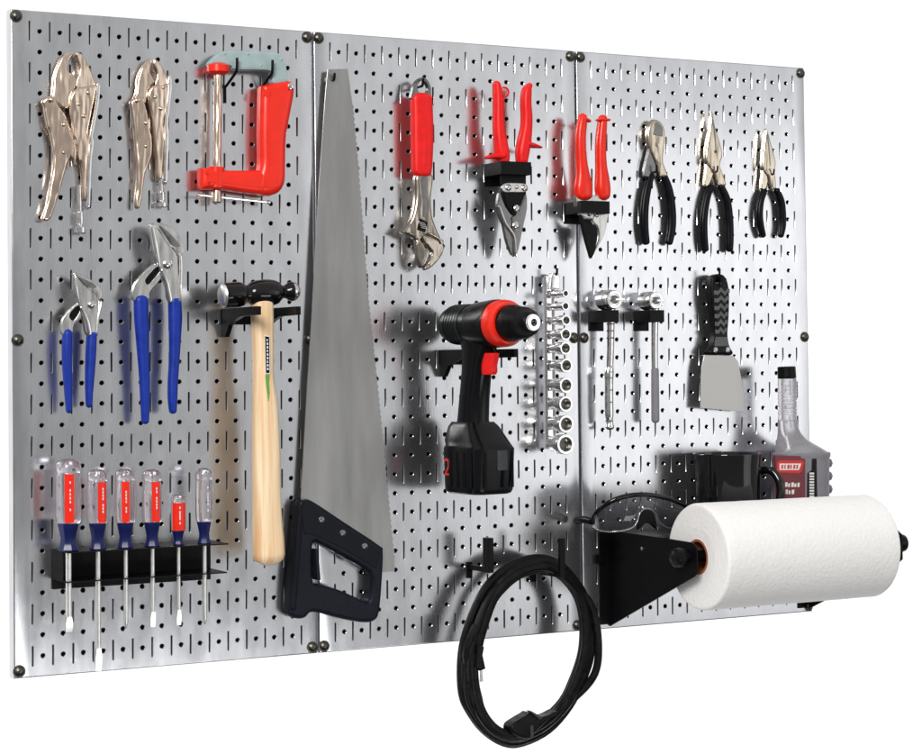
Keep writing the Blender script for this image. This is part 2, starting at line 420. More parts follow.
locking('larger champagne coloured locking pliers, first in the top row', None, None,
  A([(335, 98), (290, 90), (250, 118), (212, 180), (185, 260), (175, 340), (165, 415), (140, 440), (200, 480), (250, 518), (292, 515), (300, 440), (322, 390), (345, 355), (345, 275), (312, 255), (292, 215), (305, 150)]),
  A([(348, 100), (372, 96), (405, 118), (445, 190), (478, 262), (498, 340), (420, 380), (352, 372), (352, 300), (372, 258), (376, 205), (358, 150)]),
  A([(298, 480), (305, 420), (345, 368), (420, 350), (492, 335), (505, 345), (490, 440), (465, 570), (440, 700)])+B([(425, 40), (415, 120), (405, 230), (400, 360), (398, 470), (365, 470), (360, 330), (350, 230), (325, 195), (318, 120), (305, 60)])+A([(318, 720), (310, 620), (300, 560)]),
  A([(95, 468), (112, 440), (150, 420), (195, 430), (208, 475), (262, 560), (302, 660), (330, 754)])+B([(303, 60), (318, 140), (312, 245), (300, 245), (276, 195), (245, 280), (213, 400), (175, 530), (142, 612), (95, 622), (85, 600), (112, 520), (135, 400), (155, 270), (160, 180), (150, 90), (132, 0)])+A([(135, 660), (112, 550), (108, 505)]),
  A([(508, 345, 13), (500, 440, 16), (478, 580, 16), (452, 720, 15)])+B([(415, 90, 15), (402, 200, 15), (396, 350, 14), (392, 520, 13)]),
  [(*A([(160, 452)])[0], 2.6), (*A([(255, 640)])[0], 2.2), (*B([(230, 155)])[0], 2)],
  [(*A([(435, 398)])[0], 2.4), (*A([(365, 485)])[0], 2.4), (*A([(405, 575)])[0], 2.2)],
  B([(335, 380), (343, 712)]))
A = lambda p: zz(120, 50, 9.43, p)
B = lambda p: zz(120, 130, 8.87, p)
locking('smaller champagne coloured locking pliers, between larger locking pliers and red clamp', None, None,
  A([(300, 85), (260, 92), (225, 130), (190, 200), (165, 290), (155, 400), (120, 470), (190, 510), (245, 500), (262, 400), (300, 330), (328, 290), (300, 250), (290, 190), (300, 130)]),
  A([(325, 95), (350, 95), (385, 130), (420, 190), (448, 260), (460, 330), (400, 380), (330, 330), (345, 270), (350, 215), (325, 150)]),
  A([(262, 420), (285, 360), (330, 330), (400, 340), (460, 310), (465, 400), (440, 560), (415, 700)])+B([(405, 80), (398, 200), (392, 330), (385, 430), (340, 440), (330, 330), (322, 230), (310, 130), (302, 40)])+A([(305, 660), (285, 560), (268, 490)]),
  A([(100, 500), (115, 470), (150, 445), (215, 450), (240, 510), (268, 620), (285, 754)])+B([(282, 80), (285, 200), (265, 280), (232, 370), (215, 470), (200, 600), (180, 690), (145, 690), (138, 620), (150, 500), (155, 370), (148, 240), (138, 120), (128, 0)])+A([(128, 700), (118, 600)]),
  A([(460, 270, 17), (458, 380, 20), (440, 540, 20), (425, 680, 20)])+B([(402, 60, 21), (398, 200, 21), (395, 330, 20), (392, 455, 19)]),
  [(*A([(160, 478)])[0], 2.4), (*A([(245, 690)])[0], 2), (*B([(230, 145)])[0], 1.9)],
  [(*A([(405, 355)])[0], 2), (*A([(330, 445)])[0], 2.3), (*A([(385, 555)])[0], 2.2)],
  B([(358, 380), (368, 690)]))

# ------------------------------------------------------------------ red clamp
A = lambda p: zz(190, 40, 7.683, p)
B = lambda p: zz(190, 120, 7.683, p)
c = W(262, 62, 0); t = thing('c_clamp', 'big red C-clamp with a grey top bar hanging on two hooks', 'clamp', (c.x, 0, c.z))
obj('top_bar', plate(A([(150, 190), (190, 130), (255, 88), (350, 80), (640, 92), (705, 125), (740, 190), (752, 260), (748, 320), (640, 335), (632, 270), (600, 235), (350, 228), (325, 205), (270, 190)]), .012, .026, .003, sm=4), 'greyp', t)
obj('side_arm', plate(A([(560, 385), (575, 350), (620, 335), (765, 310), (808, 335), (815, 400), (795, 520), (770, 650)])+B([(755, 130), (750, 260), (748, 430), (735, 500), (700, 550), (640, 575), (560, 572), (520, 520), (535, 420), (555, 330), (553, 100)]), .008, .031, .009, sm=4, seg=7, bl=.011), 'red', t)
obj('bottom_arm', plate(B([(95, 380), (110, 365), (240, 366), (285, 382), (420, 385), (560, 385), (700, 430), (660, 568), (560, 570), (420, 555), (290, 535), (240, 528), (115, 528), (95, 505)]), .0085, .030, .008, sm=3, seg=6, bl=.0085), 'red', t)
e0, e1 = W(190+215/7.683, 40+190/7.683, .02), W(190+205/7.683, 120+640/7.683, .02); k = MP(220, 120, .02)
L = (e1-e0).length
obj('screw_rod', lathe(e0, e1, [(0, 4.2*k), (L*.83, 4.2*k), (L*.831, 5.2*k), (L*.86, 5.2*k), (L*.9, 3.6*k), (L*.92, 5*k), (L*.99, 5*k), (L, 4*k), (L, 0)], 24), 'nickel', t)
a0 = W(190+215/7.683, 40+182/7.683, .02); a1 = W(190+215/7.683, 40+270/7.683, .02); L = (a1-a0).length
obj('pad', lathe(a0, a1, [(0, 8*k), (L*.2, 11.5*k), (L*.75, 11.5*k), (L, 7*k), (L, 0)], 24), 'red', t)
obj('boss', lathe(W(216.5, 167, .02), W(216, 189.5, .02), [(0, 5*k), (.0005, 8.2*k), (21*k, 8.2*k), (22.5*k, 6*k)], 24), 'red', t)
h0, h1 = W(190+60/7.683, 120+575/7.683, .02), W(190+600/7.683, 120+632/7.683, .02)
obj('turning_bar', tube([h0, h1], 1.2*k, 10), 'chrome', t)
for q in (h0, h1): obj('bar_end', lathe(q-(h1-h0).normalized()*.002, q+(h1-h0), [(0, 1*k), (.001, 2*k), (.004, 2*k), (.005, 1*k)], 12), 'chrome', t)
obj('pivot_rivet', rivet(190+778/7.683, 40+355/7.683, 3.3, .031), 'chrome', t)
for x, y in ((445, 108), (268, 105), (545, 195), (700, 150)): obj('rivet', rivet(190+x/7.683, 40+y/7.683, 1.6, .026), 'greyp', t)
hook(237, 69, .033, .014, 'black hook under the left end of the grey clamp bar', base=(225, 86), r=.0018)
hook(272.5, 71, .033, .014, 'black hook under the right end of the grey clamp bar', base=(260, 88), r=.0018)

# ------------------------------------------------------------------ blue slip joint pliers
def groove_pliers(label, hL, hR, neckL, neckR, slot, jawTop, jawSide, piv, d, edges):
    c = W(piv[0], piv[1], 0); t = thing('groove_joint_pliers', label, 'pliers', (c.x, 0, c.z), 'blue handled pliers')
    obj('handle', sweep(hL, d, .0075, power=2.3), 'blue', t); obj('handle', sweep(hR, d, .0075, power=2.3), 'blue', t)
    obj('grooved_arm', plate(neckL, d-.005, d+.003, .0012, holes=[slot], sm=3), 'steel', t)
    obj('groove', plate([((p[0]-piv[2][0])*1.08+piv[2][0], (p[1]-piv[2][1])*1.05+piv[2][1]) for p in slot], d-.004, d+.0008, .0003, sm=3), 'blackm', t)
    obj('jaw_arm', plate(neckR, d-.002, d+.006, .0014, sm=3), 'steel', t)
    obj('jaw', plate(jawTop, d-.003, d+.007, .002, sm=3), 'steel', t)
    obj('jaw_face', plate(jawSide, d-.003, d+.0085, .0012, sm=3), 'dsteel', t)
    for e in edges: obj('ground_edge', sweep(e, d+.004, .005, power=3, n=12), 'tooth', t)
    obj('pivot_bolt', rivet(piv[0], piv[1], piv[3], d+.006, .003), 'chrome', t)
A = lambda p: zz(45, 265, 5.03, p)
groove_pliers('small blue handled groove joint pliers with short handles, below large locking pliers',
  A([(112, 345, 24), (110, 430, 25), (112, 530, 23), (117, 640, 19), (120, 728, 14)]),
  A([(235, 350, 25), (230, 450, 26), (225, 560, 23), (222, 640, 19), (221, 700, 15)]),
  A([(85, 345), (88, 280), (105, 250), (150, 200), (180, 190), (195, 240), (175, 270), (145, 300), (133, 348)]),
  A([(150, 70), (185, 60), (270, 120), (275, 180), (262, 348), (212, 350), (195, 280), (170, 200), (150, 140)]),
  A([(128, 270), (125, 250), (155, 212), (172, 212), (172, 240), (145, 278)]),
  A([(145, 45), (165, 42), (240, 78), (282, 120), (285, 165), (262, 185), (255, 150), (215, 120), (165, 60)]),
  A([(170, 62), (235, 88), (262, 112), (215, 112)]),
  (*A([(232, 200)])[0], A([(148, 245)])[0], 4.2), .029,
  [A([(150, 60, 5), (155, 130, 8), (170, 205, 5)]), A([(180, 215, 5), (205, 270, 10), (222, 345, 10)]), A([(278, 190, 5), (266, 260, 6), (258, 345, 6)])])
A = lambda p: zz(120, 215, 7.547, p)
B = lambda p: zz(120, 310, 6.28, p)
groove_pliers('large blue handled groove joint pliers, left of the hammer',
  A([(158, 640, 55), (160, 740, 56)])+B([(138, 100, 46), (143, 220, 40), (152, 400, 34), (157, 560, 30), (158, 695, 24)]),
  A([(412, 648, 50)])+B([(347, 40, 43), (345, 170, 38), (340, 320, 33), (332, 450, 32), (330, 560, 30), (332, 630, 24)]),
  A([(100, 640), (105, 540), (150, 470), (235, 385), (270, 370), (310, 430), (310, 480), (225, 580), (212, 640)]),
  A([(225, 100), (265, 80), (395, 250), (430, 300), (440, 420), (450, 648), (370, 648), (350, 540), (310, 430), (290, 380), (260, 300)]),
  A([(195, 510), (198, 480), (270, 400), (300, 400), (300, 425), (220, 520)]),
  A([(225, 85), (260, 62), (320, 62), (400, 100), (455, 160), (480, 240), (482, 290), (440, 310), (400, 250), (360, 230), (300, 130), (260, 90)]),
  A([(300, 80), (380, 140), (455, 230), (400, 230), (340, 150)]),
  (*A([(357, 370)])[0], A([(248, 460)])[0], 5.2), .032,
  [A([(240, 95, 13), (258, 200, 16), (275, 300, 15), (292, 390, 10)]), A([(312, 420, 8), (345, 500, 14), (375, 645, 14)]), A([(448, 300, 12), (452, 420, 13), (445, 645, 10)])])
hook(71, 316, .03, .006, 'black hook behind the pivot of the small blue handled pliers', r=.0016)
hook(166, 264, .03, .006, 'black hook behind the pivot of the large blue handled pliers', r=.0016)

# ------------------------------------------------------------------ fork bracket (hammer, drill)
def arm_plate(base, reach, h0, h1, gus, th):
    """one cantilever arm with its curved gusset, a bent sheet standing off the board"""
    prof = [(0, 0), (reach, 0), (reach, -h1), (reach*.55, -h1*1.05), (reach*.36, -h1*1.5), (reach*.22, -gus*.6), (reach*.14, -gus*.9), (reach*.11, -gus), (0, -gus)]
    V = []
    for x in (-th/2, th/2):
        for y, z in prof: V.append((base.x+x, -y, base.z+z))
    n = len(prof); F = [tuple(range(n)), tuple(range(n, 2*n))[::-1]]
    for i in range(n): F.append((i, (i+1) % n, n+(i+1) % n, n+i))
    return V, F
def fork(name, label, left, right, reach, h1, gus, th=.0035):
    bl, br = W(*left, 0), W(*right, 0); br = Vector((br.x, 0, bl.z))
    t = thing(name, label, 'bracket', ((bl.x+br.x)/2, 0, bl.z))
    obj('mounting_plate', box(bl.x-.004, br.x+.004, .0005, .0025, bl.z-.02, bl.z-.001), 'blackm', t)
    obj('arm', arm_plate(bl, reach, 0, h1, gus, th), 'blackm', t, smooth=0); obj('arm', arm_plate(br, reach, 0, h1, gus, th), 'blackm', t, smooth=0)
    return t
fork('hammer_bracket', 'black two armed bracket jutting from the board and carrying the hammer', (223, 309), (261.5, 307), .118, .0105, .036, th=.006)

# ------------------------------------------------------------------ hammer
D = .066; c = W(260, 293, D)
t = thing('hammer', 'ball-peen hammer with pale wooden handle and black head', 'hammer', c)
k = MP(255, 292, D)
f0 = W(220.5, 295.5, D); f1 = W(299.5, 291, D); ax = (f1-f0).normalized(); L = (f1-f0).length
obj('face', lathe(f0, f1, [(-.0012, 0), (-.001, .004), (-.0004, .0085), (.0006, .0122), (.0022, .0142), (.0045, .0149)], 32), 'shaft', t)
obj('head', lathe(f0+ax*.0042, f1, [(0, .0148), (L*.02, .0156), (L*.19, .0158), (L*.235, .0146), (L*.27, .0112), (L*.31, .0112), (L*.345, .0142), (L*.42, .0165), (L*.52, .0172), (L*.60, .0166), (L*.67, .0148), (L*.715, .0102), (L*.75, .008), (L*.78, .0085), (L*.82, .0115), (L*.86, .0125), (L*.865, .0123)], 32), 'gloss', t)
obj('neck_ring', lathe(f0+ax*(L*.27), f1, [(0, .0113), (0, .0118), (L*.03, .0118), (L*.03, .0113)], 24, ), 'tooth', t)
obj('ball', lathe(f0+ax*(L*.90), f1, [(0, .0124), (L*.025, .0121), (L*.05, .0108), (L*.075, .0085), (L*.09, .006), (L*.1, .003), (L*.102, 0)], 28), 'tooth', t)
A = lambda p: zz(235, 330, 6.28, p)
B = lambda p: zz(235, 440, 6.03, p)
hd = [(262, 300, 10.5), (262.2, 313, 11), (262.4, 330, 10.8), (262.8, 355, 10.4), (263, 378, 10.4), (264.5, 402, 12.3), (265.5, 430, 13.4), (266, 455, 14), (266.3, 490, 14.2), (267, 520, 15), (268, 540, 16), (268.6, 555, 16)]
hm = obj('handle', sweep(hd, D, .0165, n=32, power=2.6, ends=(0, 1)), 'wood', t)
obj('handle_label', plate([(264.5, 335), (270, 336), (270.5, 374), (265.5, 374)], D+.0135, D+.0152, .0004), 'white', hm)
obj('label_panel', plate([(265.2, 336.2), (269.3, 337), (269.7, 373), (266.1, 373)], D+.0145, D+.0156, .0003), 'blackm', hm)
lt = []
for i in range(9):
    y = 339+i*3.6; x = 266.6+i*.07; w = 1.6 if i % 3 else 1.2
    lt.append(plate([(x, y), (x+w, y+.1), (x+w, y+2.4), (x, y+2.3)], D+.015, D+.0159, .0002))
obj('lettering', join(*lt), 'white', hm)
obj('green_mark', plate([(266, 375), (269.6, 375), (268.8, 381), (269.6, 392), (268.6, 401), (267.6, 392), (266.6, 384)], D+.0135, D+.0156, .0003), 'green', hm)
rv = wloc(t)

# ------------------------------------------------------------------ hand saw
A = lambda p: zz(270, 460, 3.77, p)
c = W(337, 75, 0); t = thing('hand_saw', 'tall hand saw with grey blade and black handle, hanging point up', 'saw', (c.x, 0, c.z))
teeth = []
ya, yb = 102, 560
R = [(347.8, 69), (352.5, 101), (358, 162), (363.5, 232), (368.5, 300), (378, 390), (386, 470), (391.5, 530), (394.7, 560), (394.7, 570.5)]
def rx(y):
    for (x0, y0), (x1, y1) in zip(R, R[1:]):
        if y0 <= y <= y1: return x0+(x1-x0)*(y-y0)/(y1-y0)
n = 150
edge = [(347.8, 69)]
for i in range(n+1):
    y = 104+(560-104)*i/n; edge.append((rx(y)+(.85 if i % 2 else -.35), y))
bl = [(328, 69.5)]+edge+[(394.7, 571), (384, 572), (345, 560), (302, 520), (301, 497), (306.5, 400), (312.7, 300), (319, 187), (325.5, 95)]
obj('blade', plate(bl, .0105, .0125, .0003, holes=[disc_pts(334, 77, 2.2, 10)]), 'saw', t)
ho = [(299.5, 502), (306, 500.5), (314, 501.5), (346, 522.5), (380, 545), (384.3, 552), (383, 585), (380.5, 611), (377, 619.5), (368, 622.8), (350, 620.5), (335, 617), (322, 613.5), (312, 612.5), (306.5, 617.5), (300, 619), (291.5, 616), (289.5, 606), (294, 560), (297, 525)]
hh = [(315.5, 542.5), (320, 543.5), (345, 557), (366, 569), (371.5, 576), (371, 594), (368, 602), (358, 598), (340, 590), (320, 584), (314.5, 583), (313, 565), (313.2, 548)]
hs = obj('handle', plate(ho, .002, .024, .006, holes=[hh], sm=4, seg=4), 'sawh', t)
obj('grip_panel', plate([(302.5, 505.5), (312.5, 505.5), (376, 548.5), (378.5, 556), (377, 566), (372, 566), (346, 550), (320, 537.5), (311, 534), (304, 532)], .022, .0252, .0012, sm=3), 'sawg', hs)
for x, y in zz(270, 460, 3.77, [(195, 225), (275, 275), (358, 325)]): obj('handle_screw', rivet(x, y, 3.3, .0252, .0012), 'dsteel', hs)
obj('inner_liner', plate([(315.5, 549), (318.5, 549), (321, 580), (317, 580)], .003, .018, .001), 'sawh', hs)
obj('back_rib', sweep([(300, 507, 2.6), (298, 540, 3.2), (295, 575, 3.6), (292.5, 608, 3.6)], .0215, .004), 'sawg', hs)
hook(334.5, 80, .018, .009, 'small black hook through the hole in the saw tip', r=.0017)

# ------------------------------------------------------------------ adjustable wrench
A = lambda p: zz(395, 70, 6.855, p)
B = lambda p: zz(380, 170, 7.186, p)
D = .024
c = W(420, 85, 0); t = thing('adjustable_wrench', 'adjustable wrench with red handle grip, hanging jaws down', 'wrench', (c.x, 0, c.z))
ringo = A([(120, 205), (118, 150), (135, 95), (165, 60), (200, 50), (230, 75), (247, 115), (250, 160), (245, 205)])
obj('hanging_eye', plate(ringo, D-.004, D+.004, .0012, holes=[A([(190, 70), (215, 90), (228, 125), (215, 160), (190, 172), (165, 150), (155, 115), (168, 85)])], sm=3), 'dsteel', t)
obj('grip', sweep(A([(178, 195, 78), (182, 300, 79), (184, 420, 80), (184, 540, 78), (182, 650, 74), (180, 702, 70)]), D, .0095, power=3.2, n=28), 'redp', t)
obj('grip_groove', sweep(A([(205, 345, 16), (207, 450, 17), (207, 560, 17), (206, 650, 14)]), D+.0082, .0016, power=2.5, n=16), 'redp', t)
shank = obj('shank', plate(B([(262, 40), (262, 160), (252, 270), (225, 360), (180, 420), (160, 447), (215, 470), (262, 505), (268, 560), (300, 505), (340, 470), (400, 500), (462, 535), (440, 490), (410, 420), (380, 330), (372, 200), (385, 40), (325, 25)]), D-.005, D+.0052, .0045, sm=3, seg=4, bl=.0042, tilt=.05), 'wrench', t)
obj('raised_panel', plate(B([(302, 60), (345, 60), (342, 200), (335, 320), (310, 330), (308, 200)]), D+.0045, D+.0058, .0008, sm=3), 'dsteel', shank)
obj('fixed_jaw', plate(B([(300, 470), (345, 470), (420, 500), (462, 530), (466, 580), (440, 630), (385, 690), (330, 720), (320, 700), (350, 660), (372, 610), (375, 580), (340, 540), (315, 520)]), D-.005, D+.0056, .003, sm=2, seg=3, bl=.0025, tilt=-.1), 'wrench', t)
obj('sliding_jaw', plate(B([(262, 500), (300, 505), (330, 560), (345, 590), (330, 640), (310, 700), (292, 695), (272, 640), (268, 570)]), D-.004, D+.005, .003, sm=2, seg=3, bl=.0025, tilt=.1), 'wrench', t)
obj('knurl_window', plate(B([(285, 345), (345, 375), (325, 450), (268, 430)]), D+.0035, D+.0055, .0004), 'blackm', shank)
kk = MP(421, 225, D); a = W(380+298/7.186, 170+380/7.186, D+.004); b = W(380+318/7.186, 170+425/7.186, D+.004); L = (W(*B([(330, 395)])[0], D+.004)-W(*B([(282, 408)])[0], D+.004)).length
obj('knurl', join(*[lathe(a+(b-a)*(i/3.4)+Vector((-L/2, 0, .001)), a+(b-a)*(i/3.4)+Vector((L/2, 0, -.001)), [(0, .0012), (.0006, .0016), (L-.0006, .0016), (L, .0012)], 12) for i in range(4)]), 'chrome', shank)
hook(423, 86, .032, .010, 'black hook through the eye of the red adjustable wrench', r=.0018)

# ------------------------------------------------------------------ loop brackets for snips, pruners, ratchets
def loop_bracket(label, x0, x1, y0, y1, d, group='black loop brackets', win=None):
    a, b = W(x0, y0, d), W(x1, y1, d); z1, z0 = a.z, W(x0, y1, d).z
    t = thing('tool_bracket', label, 'bracket', ((a.x+b.x)/2, 0, z1), group)
    obj('mounting_plate', box(a.x, b.x, .0005, .0025, z0-.012, z1), 'blackm', t)
    for x in (a.x, b.x-.002): obj('side_arm', box(x, x+.002, .002, d-.002, z0, z1), 'blackm', t)
    o = obj('front_plate', box(a.x, b.x, d-.002, d, z0, z1), 'blackm', t)
    return t
loop_bracket('black bracket holding the aviation snips', 501.5, 531.5, 161, 174, .05)
loop_bracket('black bracket holding the pruners', 582, 610, 200.5, 213, .048)
loop_bracket('black bracket holding the chrome ratchet with knurled handle, left of the pair', 604.5, 619, 310, 322, .042)
loop_bracket('black bracket holding the ratchet with grey grip, right of the pair', 650, 664.5, 310, 322, .042)

# ------------------------------------------------------------------ aviation snips
A = lambda p: zz(465, 75, 7.94, p)
B = lambda p: zz(465, 155, 7.175, p)
D = .034
c = W(513, 165, 0); t = thing('aviation_snips', 'red handled aviation snips pointing down through a black bracket', 'snips', (c.x, 0, c.z))
obj('handle', sweep(A([(250, 80, 28), (258, 130, 36), (265, 220, 42), (264, 330, 42), (268, 430, 46), (282, 540, 54), (298, 640, 55), (302, 690, 45)]), D, .010, n=22), 'redp', t)
obj('handle', sweep(A([(505, 92, 24), (488, 130, 38), (482, 230, 42), (488, 330, 44), (485, 420, 46), (470, 520, 54), (455, 610, 55), (450, 685, 45)]), D, .010, n=22), 'redp', t)
obj('thumb_stop', sweep(A([(180, 655, 14), (230, 645, 24), (290, 640, 34)]), D+.003, .009, n=16), 'redp', t)
obj('thumb_stop', sweep(A([(500, 550, 20), (540, 562, 20), (588, 573, 10)]), D+.003, .008, n=16), 'redp', t)
lp = catmull([W(*p, D) for p in A([(300, 100), (330, 105), (345, 135), (335, 165), (305, 172)])], 5)
obj('latch', tube(lp, .0014, 10), 'redp', t)
obj('linkage', plate(B([(268, 120), (440, 120), (440, 270), (425, 330), (380, 420), (365, 438), (340, 425), (300, 360), (278, 280)]), D-.006, D+.003, .0012), 'blackm', t)
obj('link_plate', plate(B([(265, 235), (285, 205), (360, 200), (435, 208), (455, 240), (435, 265), (360, 268), (285, 265)]), D+.002, D+.0055, .0008, sm=3), 'steel', t)
obj('blade', plate(B([(240, 290), (255, 280), (290, 370), (345, 440), (400, 480), (405, 560), (385, 650), (355, 725), (325, 690), (295, 600), (275, 500), (235, 400)]), D-.004, D+.0025, .0012, sm=2), 'dsteel', t)
obj('blade', plate(B([(440, 270), (448, 380), (430, 470), (410, 560), (385, 680), (355, 730), (345, 640), (350, 540), (335, 450), (360, 435), (400, 360)]), D-.002, D+.0045, .0014, sm=2), 'dsteel', t)
obj('cutting_edge', sweep(B([(245, 370, 9), (290, 490, 10), (350, 580, 9), (362, 700, 5)]), D+.004, .0022, power=3, n=12), 'steel', t)
for x, y, r in ((310, 235, 3.6), (425, 238, 3.6), (370, 232, 2), (370, 385, 3.8), (365, 508, 4.2)): obj('bolt', rivet(*B([(x, y)])[0], r, D+.0048, .0028), 'chrome', t)

# ------------------------------------------------------------------ pruners
A = lambda p: zz(545, 110, 8.373, p)
B = lambda p: zz(545, 185, 9.787, p)
D = .032
c = W(595, 205, 0); t = thing('pruners', 'bypass pruners with smooth red handles and dark curved blade', 'pruners', (c.x, 0, c.z))
obj('handle', sweep(A([(315, 60, 34), (305, 130, 44), (296, 230, 45), (298, 340, 47), (305, 450, 50), (315, 560, 66), (318, 640, 84), (318, 715, 82)]), D, .010, n=22), 'red', t)
obj('handle', sweep(A([(482, 75, 34), (475, 150, 40), (466, 260, 43), (465, 370, 44), (470, 480, 48), (478, 580, 60), (482, 660, 66), (485, 715, 60)]), D, .010, n=22), 'red', t)
obj('catch', sweep(A([(330, 75, 16), (360, 90, 14)]), D+.002, .006, n=12), 'red', t)
obj('catch', sweep(A([(450, 85, 12), (520, 85, 13)]), D+.003, .006, n=12), 'red', t)
obj('body', plate(B([(300, 100), (600, 100), (610, 200), (600, 290), (560, 330), (420, 330), (350, 290), (310, 200)]), D-.006, D+.003, .0015), 'steel', t)
obj('hook_blade', plate(B([(610, 270), (615, 330), (600, 420), (575, 500), (545, 560), (500, 640), (470, 700), (520, 560), (530, 470), (515, 400), (470, 350), (500, 280)]), D-.003, D+.004, .001, sm=2), 'steel', t)
obj('cutting_blade', plate(B([(352, 290), (380, 330), (430, 375), (495, 390), (518, 450), (512, 550), (490, 640), (456, 720), (435, 660), (400, 540), (372, 420)]), D-.001, D+.0052, .0012, sm=2), 'blackm', t)
for x, y, r in ((437, 292, 1.8), (505, 295, 2.6)): obj('bolt', rivet(*B([(x, y)])[0], r, D+.004, .0025), 'chrome', t)

# ------------------------------------------------------------------ black handled pliers
def pliers(name, label, Z, head, hL, hR, extra, hookpt, D=.0085):
    c = W(*head[0], 0); t = thing(name, label, 'pliers', (c.x, 0, c.z), 'black handled pliers')
    for hp in head[1:]: obj(hp[0], plate(Z(hp[1]), D+hp[3], D+hp[4], hp[5], sm=2, seg=3, tilt=.08 if hp[5] > .002 else 0), hp[2], t)
    obj('handle', sweep(Z(hL), D, .0055, n=20, power=2.2), 'dip', t); obj('handle', sweep(Z(hR), D, .0055, n=20, power=2.2), 'dip', t)
    for e in extra: obj(e[0], rivet(*Z([(e[1], e[2])])[0], e[3], D+e[4], .0012), e[5], t)
    return t
Z = lambda p: zz(625, 110, 5.385, p)
pliers('diagonal_cutters', 'diagonal cutters with broad rounded head and black handles', Z,
  [(653, 150), ('jaw_arm', [(140, 190), (185, 235), (172, 300), (155, 355), (105, 355), (112, 290), (125, 240)], 'dsteel', -.004, .003, .001),
   ('jaw', [(128, 100), (148, 58), (165, 50), (195, 64), (213, 100), (217, 150), (210, 220), (208, 285), (232, 355), (186, 355), (170, 290), (142, 225), (126, 155)], 'tan', -.002, .0062, .0032),
   ('ground_bevel', [(152, 128), (165, 68), (192, 78), (207, 110), (209, 145), (180, 138)], 'dsteel', .004, .0068, .0006)],
  [(140, 352, 20), (118, 430, 24), (104, 530, 25), (103, 630, 25), (112, 712, 22)], [(210, 358, 20), (234, 430, 25), (249, 530, 26), (250, 630, 26), (236, 712, 23)],
  [('pivot_rivet', 178, 185, 4.2, .0055, 'tan')], None)
hook(656.5, 172, .019, .010, 'black hook in the fork of the diagonal cutters', r=.0014, drop=.012)
Z = lambda p: zz(685, 105, 4.867, p)
pliers('long_nose_pliers', 'longer needle nose pliers with black handles, middle of the three', Z,
  [(712, 160), ('jaw_arm', [(112, 250), (165, 270), (140, 330), (118, 388), (98, 388), (105, 300)], 'tan', -.004, .003, .001),
   ('nose', [(132, 40), (138, 42), (148, 100), (165, 160), (180, 215), (182, 255), (172, 300), (202, 388), (158, 388), (142, 325), (112, 290), (105, 250), (110, 190), (122, 120)], 'tan', -.002, .0062, .003),
   ('nose_gap', [(133, 60), (137, 60), (150, 150), (152, 215), (149, 215), (144, 150)], 'dsteel', .005, .0066, .0002)],
  [(124, 398, 17), (104, 460, 19), (91, 550, 20), (91, 640, 20), (98, 702, 18)], [(174, 398, 18), (202, 460, 20), (214, 550, 21), (217, 640, 21), (216, 702, 19)],
  [('pivot_rivet', 150, 228, 2.9, .0055, 'screw')], None)
hook(717.5, 172, .019, .009, 'black hook in the fork of the longer needle nose pliers', r=.0014, drop=.012)
Z = lambda p: zz(740, 120, 6.033, p)
pliers('needle_nose_pliers', 'smallest needle nose pliers with black handles, near the top right corner', Z,
  [(768, 160), ('jaw_arm', [(142, 270), (200, 300), (175, 345), (158, 412), (132, 412), (138, 330)], 'tan', -.004, .003, .001),
   ('nose', [(158, 60), (170, 62), (188, 130), (212, 225), (218, 265), (212, 310), (220, 412), (186, 412), (172, 340), (142, 300), (140, 250), (148, 150)], 'tan', -.002, .0062, .003),
   ('nose_gap', [(164, 80), (168, 80), (180, 180), (184, 270), (180, 270), (174, 180)], 'dsteel', .005, .0066, .0002)],
  [(146, 428, 19), (124, 490, 21), (116, 570, 22), (124, 640, 21), (138, 695, 18)], [(222, 428, 20), (247, 490, 22), (256, 570, 22), (256, 640, 21), (246, 695, 18)],
  [('pivot_rivet', 180, 300, 2.4, .0055, 'tan')], None)
obj('hook_tmp', ([(0, 0, 0)]*3, []), 'black') if False else None
hook(774, 174.5, .019, .008, 'black hook in the fork of the smallest needle nose pliers', r=.0014, drop=.012)

# ------------------------------------------------------------------ putty knife
Z = lambda p: zz(685, 265, 4.865, p)
D = .017
c = W(718, 275, 0); t = thing('putty_knife', 'putty knife with wide pale blade and ridged black handle', 'putty knife', (c.x, 0, c.z))
obj('blade', plate(Z([(95, 438), (235, 440), (258, 470), (272, 540), (285, 630), (290, 714), (180, 705), (75, 695), (76, 600), (82, 500)]), D-.0008, D+.0008, .0002), 'putty', t)
hk = obj('handle', plate(Z([(132, 70), (145, 52), (170, 43), (195, 52), (212, 85), (220, 150), (218, 250), (212, 340), (222, 395), (238, 425), (225, 440), (180, 436), (135, 438), (120, 422), (138, 390), (150, 340), (145, 260), (132, 170)]), D-.008, D+.008, .004, holes=[Z([(163, 68), (175, 78), (172, 95), (160, 98), (153, 85)])], sm=3, seg=4), 'black', t)
rid = []
for i, y in enumerate((118, 155, 193, 232, 270, 308)):
    w = 40-i*2.2; x = 182-i*.6; xs = [x-w, x-w*.5, x-w*.15, x+w*.35, x+w*.62, x+w*.9]
    zig = [y+8, y+6, y-8, y+10, y-6, y+2]
    zig = [y+6, y+8, y-8, y+12, y-4, y-2]
    rid.append(plate(Z([(a, b) for a, b in zip(xs, zig)]+[(a, b+20) for a, b in zip(xs[::-1], zig[::-1])]), D+.0072, D+.0088, .0004))
rid.append(plate(Z([(152, 350), (208, 350), (215, 395), (145, 395)]), D+.0072, D+.0085, .0005))
obj('grip_ridges', join(*rid), 'ridge', hk)
for x, y in ((150, 413), (210, 412)): obj('rivet', rivet(*Z([(x, y)])[0], 2.8, D+.0082, .001), 'steel', hk)
hook(719.5, 277, .03, .012, 'black hook through the hole in the putty knife handle', r=.0017)

